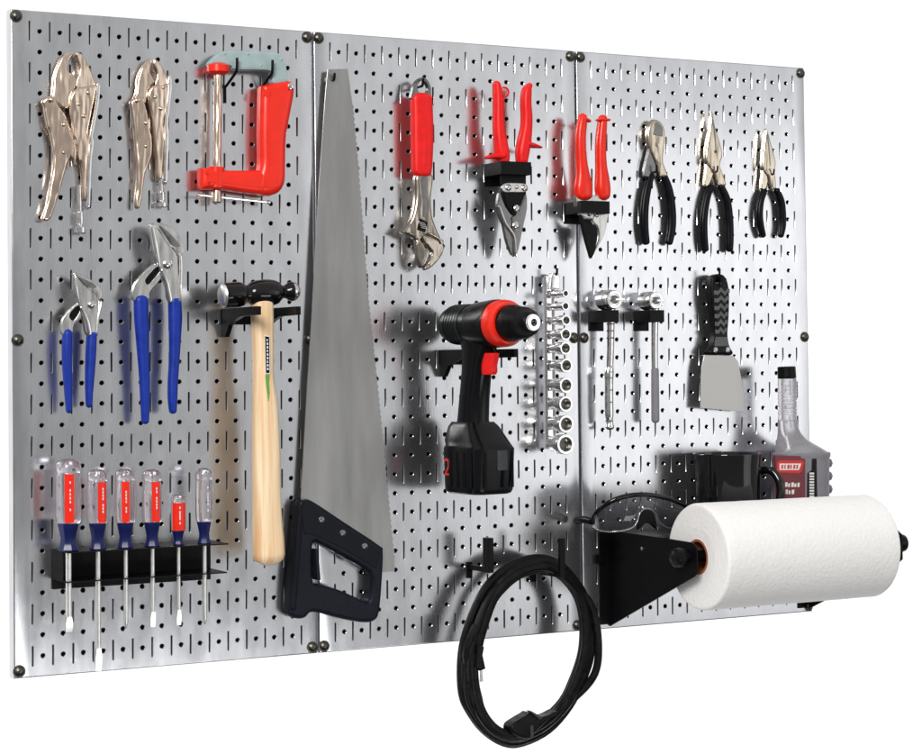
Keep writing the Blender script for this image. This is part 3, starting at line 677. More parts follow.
# ------------------------------------------------------------------ cordless drill
fork('drill_bracket', 'black two armed bracket carrying the cordless drill', (441, 350), (474, 349), .115, .011, .036, th=.006)
A0 = W(450, 325, .03); A1 = W(534, 322.5, .215); ax = (A1-A0).normalized(); L = (A1-A0).length
sd = ax.cross(Vector((0, 0, 1))).normalized(); upv = sd.cross(ax)
c = A0.copy(); t = thing('cordless_drill', 'black cordless drill with red collar and red trigger', 'drill', c)
bd = obj('motor_housing', lathe(A0, A1, [(0, 0), (0, .018), (.004, .0225), (.012, .025), (L*.34, .0262), (L*.36, .0285), (L*.56, .0315), (L*.60, .0312), (L*.605, .030)], 36), 'drill', t)
obj('vent_band', lathe(A0+ax*(L*.08), A1, [(0, .0252), (0, .0262), (L*.2, .0268), (L*.2, .0255)], 36), 'vent', bd)
for q in range(5):
    h_ = L*(.105+.032*q); obj('vent_slot', lathe(A0+ax*h_, A1, [(0, .0255), (0, .0270), (.0022, .0270), (.0022, .0255)], 36), 'drill', bd)
obj('collar', lathe(A0+ax*(L*.605), A1, [(0, .024), (0, .0300), (L*.05, .0308), (L*.09, .0300), (L*.12, .0268), (L*.12, .02)], 40), 'red', t)
ck = obj('chuck', lathe(A0+ax*(L*.70), A1, [(0, .0215), (L*.02, .0238), (L*.10, .0232), (L*.13, .0214), (L*.2, .0205), (L*.26, .0165), (L*.285, .0125), (L*.287, .010)], 36), 'black', t)
obj('chuck_nose', lathe(A0+ax*(L*.965), A1, [(0, .0118), (L*.028, .0112), (L*.036, .0100), (L*.036, .0048), (L*.02, .0044), (L*.02, 0)], 32), 'chrome', ck)
obj('jaw', join(*[lathe(A0+ax*(L*.985)+(sd*math.cos(a)+upv*math.sin(a))*.0026, A1+ax+(sd*math.cos(a)+upv*math.sin(a))*.0026, [(0, .0013), (L*.02, .0012), (L*.021, 0)], 10) for a in (.5, 2.6, 4.7)]), 'dsteel', ck)
def loft(secs, n=26, power=3.2):
    """sections (height, forward centre, half length, half width) below the motor axis"""
    V, F = [], []
    for z, cx, hl, hw in secs:
        for k in range(n):
            a = 2*math.pi*k/n; ca, sa = math.cos(a), math.sin(a); e = 2/power
            V.append(A0+ax*(cx+math.copysign(abs(ca)**e, ca)*hl)+sd*(math.copysign(abs(sa)**e, sa)*hw)+Vector((0, 0, z)))
    for i in range(len(secs)-1):
        for k in range(n):
            j = (k+1) % n; F.append((i*n+k, i*n+j, (i+1)*n+j, (i+1)*n+k))
    F += [tuple(range(n))[::-1], tuple((len(secs)-1)*n+k for k in range(n))]
    return V, F
hx = .062
obj('handle', loft([(-.018, hx+.006, .036, .017), (-.034, hx+.004, .029, .0155), (-.05, hx, .024, .015), (-.075, hx-.004, .0225, .0158), (-.1, hx-.008, .0225, .0162), (-.125, hx-.011, .024, .0165), (-.14, hx-.011, .027, .018)], power=2.6), 'drill', t)
obj('trigger', loft([(-.038, hx+.032, .010, .0085), (-.044, hx+.030, .011, .0088), (-.054, hx+.0265, .0105, .0088), (-.062, hx+.027, .0105, .0088), (-.066, hx+.026, .009, .008)], power=3), 'redp', t)
bt = obj('battery', loft([(-.128, hx-.012, .026, .021), (-.134, hx-.010, .030, .026), (-.152, hx-.004, .040, .031), (-.158, hx+.001, .041, .032), (-.162, hx+.001, .0435, .0345), (-.214, hx, .041, .0335), (-.219, hx, .0395, .032), (-.221, hx, .036, .029)], power=5), 'drill', t)
rb = []
for q in (-.012, .004, .020, .034): 
    p0 = A0+ax*(hx-.004+q)+sd*.0338; rb.append(tube([p0+Vector((0, 0, -.166)), p0+Vector((0, 0, -.212))], .0022, 8))
for q in (-.023, -.009, .020):
    p0 = A0+ax*(hx+.0432)+sd*q; rb.append(tube([p0+Vector((0, 0, -.166)), p0+Vector((0, 0, -.212))], .0022, 8))
for q in rb: obj('rib', q, 'drill', bt)
qp = A0+ax*(hx+.0432)+sd*-.0 
obj('release_button', box(qp.x-.001, qp.x+.014, -qp.y-.002, -qp.y+.0016, qp.z-.190, qp.z-.164, .001), 'grip', bt)
def text_mesh(s, size, depth=.0006):
    cu = bpy.data.curves.new('number', 'FONT'); cu.body = s; cu.size = size; cu.extrude = depth; cu.align_x = 'CENTER'; cu.align_y = 'CENTER'
    o = bpy.data.objects.new('number', cu); COL.objects.link(o)
    bpy.context.view_layer.update()
    me = o.evaluated_get(bpy.context.evaluated_depsgraph_get()).to_mesh()
    r = [v.co.copy() for v in me.vertices], [tuple(p.vertices) for p in me.polygons]
    o.to_mesh_clear() if False else None
    bpy.data.objects.remove(o); return r
tv, tf = text_mesh('2', .032)
cpt = A0+ax*(hx-.0225)+sd*.0330+Vector((0, 0, -.188))
obj('number_mark', ([cpt+ax*v.x+Vector((0, 0, v.y))+sd*(v.z+.0012) for v in tv], tf), 'labelred', bt, smooth=0)

# ------------------------------------------------------------------ socket rail
a = W(549, 276, .012); b = W(549.5, 449, .012)
t = thing('socket_rail', 'upright shiny rail carrying the row of sockets', 'rail', a)
rl = W(545, 276, .012).x; rr = W(552.5, 276, .012).x
obj('rail', box(rl, rr, .010, .0125, b.z, a.z, .0008), 'tooth', t)
for x in (rl, rr): obj('rail_lip', box(x-.0008, x+.0008, .010, .016, b.z, a.z, .0006), 'chrome', t)
ha = W(556.5, 273, .02)
obj('hanger_clip', plate([(551.5, 277), (553, 273), (559, 273), (560.5, 279), (560, 289), (551, 289)], .012, .022, .002), 'chrome', t)
hook(557, 275, .024, .010, 'black hook at the top of the socket rail', r=.0017)
socks = [(565.8, 293.4, 7), (565.7, 306, 8.4), (566.4, 320.2, 10.4), (566, 334.2, 12.3), (565.8, 348.2, 13), (566.6, 365.4, 14.2), (566.4, 385.2, 15.6), (566, 404, 16), (566.4, 424, 17.8), (565.8, 444.3, 20.2)]
slab = ['smallest chrome socket at the top of the rail', 'second socket from the top of the rail', 'third socket from the top of the rail, left of it the drill chuck', 'fourth socket from the top of the rail',
        'fifth socket from the top of the rail', 'fifth socket from the bottom of the rail', 'fourth socket from the bottom of the rail', 'third socket from the bottom of the rail', 'second largest socket, last but one on the rail', 'largest chrome socket at the bottom of the rail']
for (x, y, dm), lb in zip(socks, slab):
    e = W(x, y, .052); r = dm/2*MP(x, y, .052); s = Vector((e.x, -.016, e.z))
    t = thing('socket', lb, 'socket', s, 'sockets on the rail')
    Ls = .036
    sk = obj('shell', lathe(s, e, [(0, 0), (0, max(r*.72, .0052)), (.001, max(r*.78, .0056)), (Ls*.42, max(r*.8, .0058)), (Ls*.52, r*.9), (Ls*.6, r*.99), (Ls*.97, r), (Ls, r*.96), (Ls, r*.74), (Ls*.72, r*.66), (Ls*.7, 0)], 26), 'chrome', t)
    obj('drive_peg', box(e.x-.0028, e.x+.0028, .012, .018, e.z-.0028, e.z+.0028, .0004), 'tooth', t)
    # dark hexagonal well
    hv = [e+Vector((r*.70*math.cos(i*math.pi/3), .0068, r*.70*math.sin(i*math.pi/3))) for i in range(6)]
    obj('well', prism([Vector((v.x, v.z)) for v in hv], [], .0415, .0425, .0002), 'screw', t)

# ------------------------------------------------------------------ ratchets
def ratchet(label, hx_, hy_, r, path, gripfrom, gm, D=.024):
    c = W(hx_, hy_, D+.018); k = MP(hx_, hy_, D)
    t = thing('ratchet', label, 'ratchet', c, 'chrome ratchets')
    s = Vector((c.x, -D+.012, c.z)); e = s+Vector((0, -1, 0))
    obj('head', lathe(s, e, [(0, 0), (0, r*k*.9), (.001, r*k), (.016, r*k), (.017, r*k*.93), (.018, r*k*.9), (.019, r*k*.94), (.027, r*k*.92), (.029, r*k*.84), (.0293, r*k*.6), (.0285, r*k*.55), (.0285, 0)], 36), 'chrome', t)
    sl = obj('selector', lathe(s+Vector((0, -.0284, 0)), e, [(0, r*k*.42), (.0022, r*k*.42), (.003, r*k*.32), (.003, 0)], 24), 'dsteel', t)
    obj('lever_tab', box(c.x, c.x+r*k*1.02, D-.012+.0285+.001, D-.012+.0285+.0035, c.z-.0016, c.z+.0016), 'chrome', t)
    obj('shaft', sweep(path, D, .0042, n=18, power=2.1, ends=(0, 0)), 'chrome', t)
    obj('grip', sweep(gripfrom, D, .0055, n=20, power=2.2), gm, t)
    return t
t = ratchet('chrome ratchet with turned chrome handle, left of the pair below the pruners', 615, 299.5, 10.2, [(611, 305, 5), (611, 318, 4.2), (610.6, 345, 3.8), (610, 366, 3.8)], [(609.5, 368, 4.2), (609, 374, 4.9), (609, 382, 4.3), (609, 400, 4.4), (609.3, 415, 4.3), (609.6, 421, 3.2), (609.8, 427, 4.6)], 'chrome')
rg = []
for y in (324, 331, 338, 372, 378, 390, 402, 421):
    p = W(610.4 if y < 366 else 609.2, y, .024); rg.append(lathe(p+Vector((0, 0, .001)), p+Vector((0, 0, -1)), [(0, .0048), (.0004, .0056), (.0016, .0056), (.002, .0048)], 18))
for q in rg: obj('ring', q, 'dsteel', t)
ratchet('ratchet with plain grey grip, right of the pair below the pruners', 656.5, 300.5, 9.2, [(655.5, 305, 4.6), (655, 318, 3.8), (654.6, 345, 3.5), (654.8, 368, 3.4)], [(655, 370, 3.7), (655.2, 395, 3.9), (655.4, 420, 4)], 'bottle')

# ------------------------------------------------------------------ screwdriver rack and screwdrivers
D = .047
pl, pr = W(52.5, 549, .004), W(211, 546, .004)
zt = W(130, 547.5, D).z; zl = W(130, 577.0, D).z; zb = W(130, 584.5, .004).z
t = thing('screwdriver_rack', 'black metal rack holding a row of six screwdrivers', 'rack', ((pl.x+pr.x)/2, 0, zt))
obj('back_plate', box(pl.x, pr.x, .001, .003, zb, zt, .0005), 'blackm', t)
def holed_shelf(z, dep, name, rr):
    cs = [(W(x, 560, D).x, -D) for x in (68, 97, 125, 151.5, 177.5, 203.5)]
    out = [(pl.x, -.003), (pr.x, -.003), (pr.x, -dep), (pl.x, -dep)]
    loops = [out]+[[(cx+rr*math.cos(2*math.pi*i/16), cy+rr*math.sin(2*math.pi*i/16)) for i in range(16)] for cx, cy in cs]
    V, F = [], []
    for zz_ in (z, z-.0014):
        V += [(x, y, zz_) for lp in loops for x, y in lp]
    n = sum(len(l) for l in loops)
    tr = tessellate_polygon([[Vector((x, y, 0)) for x, y in lp] for lp in loops])
    F += [tuple(q) for q in tr]+[tuple(i+n for i in q)[::-1] for q in tr]
    o = 0
    for lp in loops:
        for i in range(len(lp)): j = (i+1) % len(lp); F.append((o+i, o+j, n+o+j, n+o+i))
        o += len(lp)
    return obj(name, (V, F), 'blackm', t, smooth=0)
holed_shelf(zt, .064, 'top_shelf', .006); holed_shelf(zl, .058, 'lower_shelf', .006)
obj('end_wall', box(pl.x, pl.x+.0015, .003, .045, zl, zt-.0015, .0003), 'blackm', t)
drv = [(68, 458.5, 13.2, 523, 632, 3.1, 'flat', 'red', 'fattest screwdriver with clear and red handle, at the left end of the rack'),
       (97.3, 469, 10.7, 523, 671, 2.8, 'flat', 'red', 'screwdriver with the longest shaft, reaching the bottom of the board'),
       (125, 468.5, 10.3, 522.5, 630, 2.4, 'cross', 'red', 'red striped screwdriver, third from the left of the rack'),
       (151.8, 469, 10, 522, 627, 2.3, 'flat', 'red', 'red striped screwdriver left of the shortest red one in the rack'),
       (178, 494, 7.6, 530.5, 625, 2.0, 'flat', 'redwide', 'short screwdriver with stubby, almost all red handle'),
       (203.7, 467.5, 8.9, 521.5, 626, 2.3, 'cross', 'none', 'screwdriver with all clear handle and no red stripe')]
for x, y0, hw, y1, yt, sw, tip, kind, lb in drv:
    k = MP(x, 520, D); top = W(x, y0, D); X = top.x
    t = thing('screwdriver', lb, 'screwdriver', (X, -D, zt), 'screwdrivers in the black rack')
    zt0, z1 = top.z, W(x, y1, D).z; H = zt0-z1; r = hw*k
    # clear fluted handle with domed top
    V, F = [], []; n = 36
    prof = [(0, .02), (.008, .4), (.03, .72), (.07, .9), (.13, 1.0), (.19, .98), (.215, .9), (.24, .93), (.28, .97), (.6, 1.0), (.9, .98), (.97, .93), (1.0, .86)]
    for i, (h, q) in enumerate(prof):
        for j in range(n):
            a = 2*math.pi*j/n; fl = 1-.045*(math.cos(6*a)*.5+.5) if .24 < h < .97 else .985
            V.append((X+r*q*fl*math.cos(a), -D+r*q*fl*math.sin(a), zt0-H*h))
    for i in range(len(prof)-1):
        for j in range(n): jj = (j+1) % n; F.append((i*n+j, i*n+jj, (i+1)*n+jj, (i+1)*n+j))
    F += [tuple(range(n))[::-1], tuple((len(prof)-1)*n+j for j in range(n))]
    hd = obj('handle', (V, F), 'clear', t)
    # inlaid stripe following the round of the handle
    if kind != 'none':
        ac, aw = {68: (-1.78, .36), 97: (-1.42, .42), 125: (-1.86, .38), 151: (-1.5, .44)}.get(int(x), (-1.75, 1.0))
        a0, a1 = ac-aw, ac+aw
        V, F = [], []; m_ = 8
        for rr_ in (.9, 1.015):
            for h in (.235, .985):
                for j in range(m_+1):
                    a = a0+(a1-a0)*j/m_; V.append((X+r*rr_*math.cos(a), -D+r*rr_*math.sin(a), zt0-H*h))
        q = m_+1
        for j in range(m_):
            F += [(j, j+1, q+j+1, q+j), (2*q+j, 3*q+j, 3*q+j+1, 2*q+j+1), (j, 2*q+j, 2*q+j+1, j+1), (q+j, q+j+1, 3*q+j+1, 3*q+j)]
        F += [(0, q, 3*q, 2*q), (m_, 2*q+m_, 3*q+m_, q+m_)]
        obj('stripe', (V, F), 'red', hd)
    lt = []
    am = ac+.05 if kind != 'none' else -1.5
    cx, cyy = X+r*1.03*math.cos(am), -D+r*1.03*math.sin(am)
    for i in range(8):
        if (i*7+int(x)) % 5 == 0: continue
        zc = zt0-H*(.36+.06*i)
        lt.append(box(cx-.0007, cx+.0007, -cyy-.0005, -cyy+.0004, zc-.0016, zc+.0012, 0))
    obj('lettering', join(*lt), 'white', hd, smooth=0)
    zf = zt; Hf = z1-zf
    obj('ferrule', lathe((X, -D, z1+.0005), (X, -D, zf-1), [(0, r*.6), (0, r*.80), (Hf*.08, r*.84), (Hf*.25, r*.74), (Hf*.55, r*.6), (Hf*.8, r*.66), (Hf*.97, r*.82), (Hf*1.0, r*.8), (Hf*1.0, 0)], 8 if kind != 'x' else 20), 'navy', t)
    zt_ = W(x, yt, D).z; Ls = zf-zt_; rs = sw*k
    if tip == 'flat': pf = [(0, rs), (Ls*.82, rs), (Ls*.83, rs*1.0)]
    else: pf = [(0, rs), (Ls*.88, rs), (Ls*.95, rs*.8), (Ls, rs*.25), (Ls, 0)]
    obj('shaft', lathe((X, -D, zf+.002), (X, -D, zf-1), pf, 16), 'shaft', t)
    if tip == 'flat':
        V = [(X+sx*rs*w_, -D+sy*hh_, zf-Ls*f_) for f_, w_, hh_ in ((.81, .8, rs*.85), (.90, 1.22, rs*.6), (.96, 1.15, rs*.35), (1, 1.05, rs*.15)) for sx in (-1, 1) for sy in (-1, 1)]
        F = []
        for i in range(3):
            o_ = i*4
            for a_, b_ in ((0, 1), (1, 3), (3, 2), (2, 0)): F.append((o_+a_, o_+b_, o_+4+b_, o_+4+a_))
        F += [(0, 1, 3, 2), (12, 13, 15, 14)]
        obj('tip', (V, F), 'shaft', t)

# ------------------------------------------------------------------ coiled cable and its hooks
def peg(label, x, y0, y1, reach, yb):
    """flat black hook: foot plate, arm, upturned end plate"""
    a = W(x, y0, reach); z1 = a.z; z0 = W(x, y1, reach).z
    t = thing('cable_hook', label, 'hook', (a.x, 0, z0), 'flat hooks carrying the cable')
    w = .0042
    obj('mounting_plate', box(a.x-w, a.x+w, .0005, .0025, z0-.012, z0+.010), 'blackm', t)
    obj('arm', box(a.x-w*.5, a.x+w*.5, .002, reach-.003, z0, z0+.007), 'blackm', t)
    obj('end_plate', box(a.x-w, a.x+w, reach-(.016 if x < 520 else .005), reach, z0, z1, .001), 'blackm', t)
peg('flat black hook with pale edge at the left of the coiled cable', 491, 538, 573, .062, 0)
peg('flat black hook at the right of the coiled cable', 562.5, 538, 578, .082, 0)
outer = [(457, 667), (459.5, 640), (470, 609), (484, 583), (505, 564.5), (525, 556.5), (543, 555), (560, 561), (573, 572), (587, 591), (595, 618), (597.5, 645), (596, 665), (587, 685), (573, 709), (551, 733), (523, 745), (503, 744), (482, 730), (467, 710), (460, 694)]
inner = [(480, 662), (483, 639), (495, 602), (507, 587), (518, 578), (530, 573.5), (543, 572.5), (554, 577), (563, 584), (573, 600), (577, 620), (576.5, 640), (574, 655), (569, 676), (559, 699), (540, 717), (520, 729), (508, 730), (497, 726), (486, 712), (480, 690)]
NL = 8; P = []; m_ = len(outer); random.seed(11)
DC = .052
prm = []
for l in range(NL):
    prm.append((.12+.76*((l*3) % NL)/(NL-1), DC+(((l*5) % NL)/(NL-1)-.5)*.020))
for l in range(NL):
    ta, da = prm[l]; tb, db = prm[(l+1) % NL]
    ph = random.uniform(0, 6.28)
    for i in range(m_):
        u = i/m_; s = u*u*(3-2*u)
        tt = ta+(tb-ta)*s+.07*math.sin(2*math.pi*u*2+ph); dd = da+(db-da)*s+.003*math.sin(2*math.pi*u*3+ph)
        tt = min(.9, max(.1, tt))
        P.append(W(inner[i][0]+(outer[i][0]-inner[i][0])*tt, inner[i][1]+(outer[i][1]-inner[i][1])*tt, dd))
start = [W(*q) for q in ((484, 668, .066), (480, 645, .067), (481, 628, .066))]
c = W(526, 565, DC)
t = thing('coiled_cable', 'thick coil of black power cable looped over two flat hooks', 'cable', c)
P = P+[W(466, 655, .058), W(476, 625, .066)]
obj('cable', tube(catmull(P, 4), .0054, 10), 'rubber', t)
Q = catmull([W(*q) for q in ((574, 588, .045), (588, 600, .052), (596, 622, .058), (598.5, 650, .062), (596, 670, .06), (588, 684, .056), (574, 698, .05), (560, 712, .048))], 5)
obj('loose_strand', tube(Q, .0054, 10), 'rubber', t)
pg = obj('plug', plate([(479, 645), (485, 647), (483.5, 655), (486.5, 669), (481, 671), (478, 668)], .058, .076, .003), 'rubber', t)
for dz in (.062, .071):
    obj('prong', plate([(480.5, 670), (482.5, 670), (483.2, 681), (480.2, 682)], dz, dz+.0015, .0004), 'steel', pg)
Z = lambda p: zz(440, 630, 5.424, p)
cn = obj('connector', plate(Z([(388, 530), (405, 505), (480, 460), (500, 450), (560, 470), (600, 460), (640, 440), (560, 520), (520, 560), (490, 590), (440, 585), (395, 560)]), .05, .074, .004, sm=2, seg=3), 'rubber', t)
obj('connector_collar', plate(Z([(485, 440), (500, 440), (560, 475), (545, 488)]), .068, .078, .0015), 'grip', cn)
obj('connector_collar', plate(Z([(493, 520), (508, 515), (510, 580), (495, 585)]), .068, .0765, .0012), 'grip', cn)

# ------------------------------------------------------------------ shelf with roll holder
bL = W(609, 530, 0); bLb = W(609, 626, 0); tip = .215
pA = W(609, 530, 0)
XL = W(609, 580, 0).x; XR = W(806, 560, 0).x
ztop = W(609, 530, 0).z; zbot = W(609, 626, 0).z
ztt = W(697, 543, tip).z; ztb = W(697, 577, tip).z
t = thing('shelf_holder', 'black metal shelf with tapered side plates holding the paper towel roll', 'shelf', ((XL+XR)/2, 0, ztop))
def side(x, out):
    th = .0016
    prof = [(0.001, ztop), (.13, ztop+(ztt-ztop)*.5), (tip-.01, ztt), (tip, ztt-.006), (tip, ztb+.004), (tip-.006, ztb), (.001, zbot)]
    V = [(x+dx, -y, z) for dx in (0, th) for y, z in prof]; n = len(prof)
    F = [tuple(range(n)), tuple(range(n, 2*n))[::-1]]+[(i, (i+1) % n, n+(i+1) % n, n+i) for i in range(n)]
    p = obj('side_plate', (V, F), 'blackm', t, smooth=0)
    x0, x1 = (x-.0165, x) if out < 0 else (x+th, x+.0165)
    obj('mounting_flange', box(min(x0, x1), max(x0, x1), .0005, .002, zbot+.003, ztop-.002, .0003), 'blackm', p)
    return p
sl = side(XL, -1); sr = side(XR, -1)
dep = .118
obj('shelf_plate', box(XL+.0016, XR, .001, dep, ztop-.0045, ztop-.003, .0004), 'blackm', t)
obj('front_lip', box(XL+.0016, XR, dep-.0015, dep, ztop-.020, ztop-.0045, .0004), 'blackm', t)
obj('locking_tab', box(XL-.026, XL-.012, .001, .006, W(597, 563, 0).z, W(597, 554, 0).z, .001), 'blackm', sl)
for y in (560, 583, 598): pass
for x, y, d_ in ((642, 547.5, 0.09),):
    cpos = Vector((XL, -.085, ztop-.020)); obj('plate_screw', lathe(cpos+Vector((.001, 0, 0)), cpos+Vector((-1, 0, 0)), [(0, .0028), (.0016, .0026), (.002, .0015), (.002, 0)], 14), 'steel', sl)
axd = tip-.022; axz = (ztt+ztb)/2+.002
# dowel and its knobs
obj('dowel', tube([(XL-.006, -axd, axz), (XR+.008, -axd, axz)], .0085, 20), 'black', t)
for x, s in ((XL-.004, -1), (XR+.005, 1)):
    obj('knob', lathe((x, -axd, axz), (x+s, -axd, axz), [(0, .009), (.002, .012), (.009, .0135), (.016, .012), (.0195, .008), (.0205, 0)], 28), 'black', t)
# paper roll: wound tube with a hollow cardboard core
R0 = .071; x0, x1 = XL+.017, XR-.042
axz_r = axz-.0005
rnd = random.Random(3)
V, F = [], []; n = 96
prof = []
for i in range(17):
    q = .0235+(R0-.004-.0235)*i/16; prof.append((x0+(.0006 if i % 2 else 0)+rnd.uniform(0, .0004), q))
prof += [(x0+.0012, R0-.0015), (x0+.004, R0)]
for i in range(1, 24): prof.append((x0+.004+(x1-x0-.008)*i/24, R0+rnd.uniform(-.0002, .0002)))
prof += [(x1-.004, R0), (x1-.001, R0-.0015)]+[(x1, q) for q in (R0-.004, .05, .0235)]
for x, q in prof:
    for j in range(n):
        a = 2*math.pi*j/n; w_ = 1+.006*math.sin(2*a+.5)+.003*math.sin(5*a)
        V.append((x, -axd+q*w_*math.cos(a), axz_r+q*w_*math.sin(a)))
for i in range(len(prof)-1):
    for j in range(n): jj = (j+1) % n; F.append((i*n+j, i*n+jj, (i+1)*n+jj, (i+1)*n+j))
t = thing('paper_towel_roll', 'thick white paper towel roll on the shelf holder', 'paper roll', ((x0+x1)/2, -axd, axz_r))
obj('paper', (V, F), 'paper', t, smooth=50)
obj('core', lathe((x0-.0005, -axd, axz_r), (x1+.0005, -axd, axz_r), [(0, .0205), (0, .0236), (x1-x0+.001, .0236), (x1-x0+.001, .0205)], 40, closed=True), 'card', t)
# ------------------------------------------------------------------ mug
D = .049
cT = W(727, 453, D); zs = ztop-.003; rM = 34*MP(727, 460, D)
cB = Vector((cT.x, -D, zs)); H = cT.z-zs
t = thing('mug', 'glossy black mug standing on the shelf', 'mug', cB)
obj('cup', lathe(cB, cB+Vector((0, 0, 1)), [(0, 0), (0, rM*.86), (.002, rM*.92), (.008, rM*.95), (H*.5, rM*.965), (H*.85, rM*.98), (H-.002, rM*1.02), (H, rM*1.0), (H-.001, rM*.955), (H*.8, rM*.90), (H*.2, rM*.88), (.008, rM*.8), (.006, 0)], 56), 'glaze', t)
hp = [W(757, 473, .058), W(765, 469.5, .068), W(773, 472, .078), W(779, 481, .086), W(780.5, 493, .088), W(777, 506, .084), W(768, 517, .07), W(757, 519, .058)]
obj('handle', tube(catmull(hp, 6), .0058, 16), 'glaze', t)

# ------------------------------------------------------------------ bottle
D = .053
cb = W(801, 470, D); k = MP(801, 470, D)
t = thing('bottle', 'grey bottle with long ribbed neck and dark cap, right of the mug', 'bottle', (cb.x, -D, zs))
yb_ = 470+(cb.z-zs)/k
def levels(secs, n=44, power=3.2):
    V, F = [], []
    for y, x, hw, hd in secs:
        p = W(x, y, D); a_ = hw*MP(x, y, D)
        for q in range(n):
            a = 2*math.pi*q/n; ca, sa = math.cos(a), math.sin(a); e = 2/power
            V.append((p.x+math.copysign(abs(ca)**e, ca)*a_, p.y+math.copysign(abs(sa)**e, sa)*hd, p.z))
    for i in range(len(secs)-1):
        for q in range(n): j = (q+1) % n; F.append((i*n+q, i*n+j, (i+1)*n+j, (i+1)*n+q))
    return V, F+[tuple(range(n))[::-1], tuple((len(secs)-1)*n+q for q in range(n))]
bb = obj('body', levels([(yb_, 801, 26, .0245), (yb_-1.5, 801, 28, .0265), (yb_-5, 801, 28.5, .027), (500, 801, 28.5, .027), (470, 801.2, 28.5, .027), (458, 801.4, 28.3, .027), (457, 801.4, 29.3, .0278), (453.5, 801.4, 29.5, .028), (452.3, 801.3, 28.6, .0272)]), 'bottle', t)
sh = obj('shoulder', levels([(452.6, 801.2, 28.2, .0268), (450.5, 800.2, 27, .026), (447, 797.4, 23.5, .0235), (443, 794.2, 19, .020), (438.5, 791.4, 14.8, .0165), (433, 789.3, 11.6, .0140), (427, 788, 10.1, .0126), (420, 787.6, 9.6, .0122)], power=2.4), 'neck', t)
nk = obj('neck', lathe(W(787.2, 378, D), W(787.5, 425, D), [(0, .008), (.001, 9.2*k), (.006, 9.2*k)]+[(.008+.0052*i+o, (9.6 if o in (0, .0026) else 8.9)*k) for i in range(9) for o in (0, .0026, .0032, .0048)]+[(.062, 9.6*k)], 28), 'neck', t)
ca, cbb = W(786.5, 366.5, D), W(787, 378.5, D); Lc = (cbb-ca).length
V, F = lathe(ca, cbb, [(0, 0), (0, 8.2*k), (.001, 9.0*k), (Lc*.95, 9.3*k), (Lc, 8.8*k), (Lc, 0)], 40)
for i in range(len(V)):
    if (i % 40) % 2 and 40 <= i < 200: V[i] = V[i]+(V[i]-Vector((ca.x, ca.y, V[i].z)))*-.035
obj('cap', (V, F), 'black', t)
Z = lambda p: zz(755, 355, 4.867, p)
fd = D+.0262
lb = obj('label', plate(Z([(98, 488), (245, 492), (245, 702), (110, 702)]), fd-.004, fd+.0006, .0003), 'maroon', bb)
obj('logo_frame', plate(Z([(108, 525), (122, 512), (228, 514), (240, 522), (228, 568), (215, 576), (118, 572), (106, 560)]), fd, fd+.0011, .0003), 'labelred', lb)
obj('logo_panel', plate(Z([(120, 528), (226, 528), (214, 560), (120, 560)]), fd+.0006, fd+.0014, .0002), 'white', lb)
lt = []
for i in range(6):
    x = 130+i*14.5; w_ = (9, 6, 11, 7, 10, 8)[i]; lt.append(plate(Z([(x, 534), (x+w_, 534), (x+w_-3, 554), (x-2, 554)]), fd+.001, fd+.0017, .0001))
obj('lettering', join(*lt), 'labelred', lb)
lt = []
for (xa, ya, nn) in ((148, 620, 5), (150, 655, 3)):
    for i in range(nn):
        x = xa+i*15; h_ = (22, 17, 21, 16, 20)[i]; w_ = (11, 8, 12, 9, 10)[i]; lt.append(plate(Z([(x, ya+22-h_), (x+w_, ya+21-h_), (x+w_-1, ya+22), (x-1, ya+22)]), fd+.0004, fd+.0012, .0002))
obj('lettering', join(*lt), 'white', lb)
obj('stripe', plate(Z([(276, 498), (300, 498), (304, 700), (252, 700), (254, 575), (274, 560)]), fd-.003, fd+.0008, .0003), 'black', bb)
lt = []
for i in range(9):
    y = 572+i*14; lt.append(plate(Z([(266, y), (288, y), (288, y+9), (266, y+9)]), fd, fd+.0014, .0002))
obj('lettering', join(*lt), 'white', bb)
rg = []
for y in (463, 476, 489, 502):
    a = W(828.5, y-5, D+.004); b = W(828.5, y+5, D+.004); L_ = (b-a).length
    rg.append(lathe(a, b, [(0, .001), (L_*.15, .0045), (L_*.5, .0064), (L_*.85, .0045), (L_, .001)], 16))
obj('grip_ridges', join(*rg), 'bottle', bb)

# ------------------------------------------------------------------ safety glasses on the shelf
D = .098
t = thing('safety_glasses', 'clear safety glasses with black brow frame lying on the shelf', 'glasses', (W(640, 525, D).x, -D, zs))
brow = [(592, 521, .055), (597, 512, .075), (607, 503.5, .092), (622, 497, .102), (641, 494.5, .107), (660, 496.5, .107), (677, 501.5, .100), (690, 509, .085), (697, 518, .06)]
obj('brow_frame', tube(catmull([W(*p) for p in brow], 6), .0034, 12), 'gloss', t)
for s in (0, -1):
    e = W(*brow[s]); obj('temple', tube(catmull([e, e+Vector((-.002 if s == 0 else .002, .02, .001)), e+Vector((0, .04 if s == 0 else .03, -.002))], 5), .0052, 12), 'black', t)
low = [(593, 526, .056), (600, 530, .077), (612, 531.5, .094), (628, 529, .104), (636, 524, .108), (640, 513, .110), (644.5, 508.5, .110), (651, 508.5, .110), (656, 514, .110), (660, 523, .108), (671, 528.5, .102), (686, 529, .088), (696, 524, .062)]
up_ = catmull([W(*p) for p in brow], 8); lo_ = catmull([W(*p) for p in low], 6)
def resample(P, n):
    s = [0]
    for a, b in zip(P, P[1:]): s.append(s[-1]+(b-a).length)
    o = []; j = 0
    for i in range(n):
        q = s[-1]*i/(n-1)
        while j < len(s)-2 and s[j+1] < q: j += 1
        f = (q-s[j])/max(1e-9, s[j+1]-s[j]); o.append(P[j].lerp(P[j+1], f))
    return o
up_, lo_ = resample(up_, 60), resample(lo_, 60)
V, F = [], []
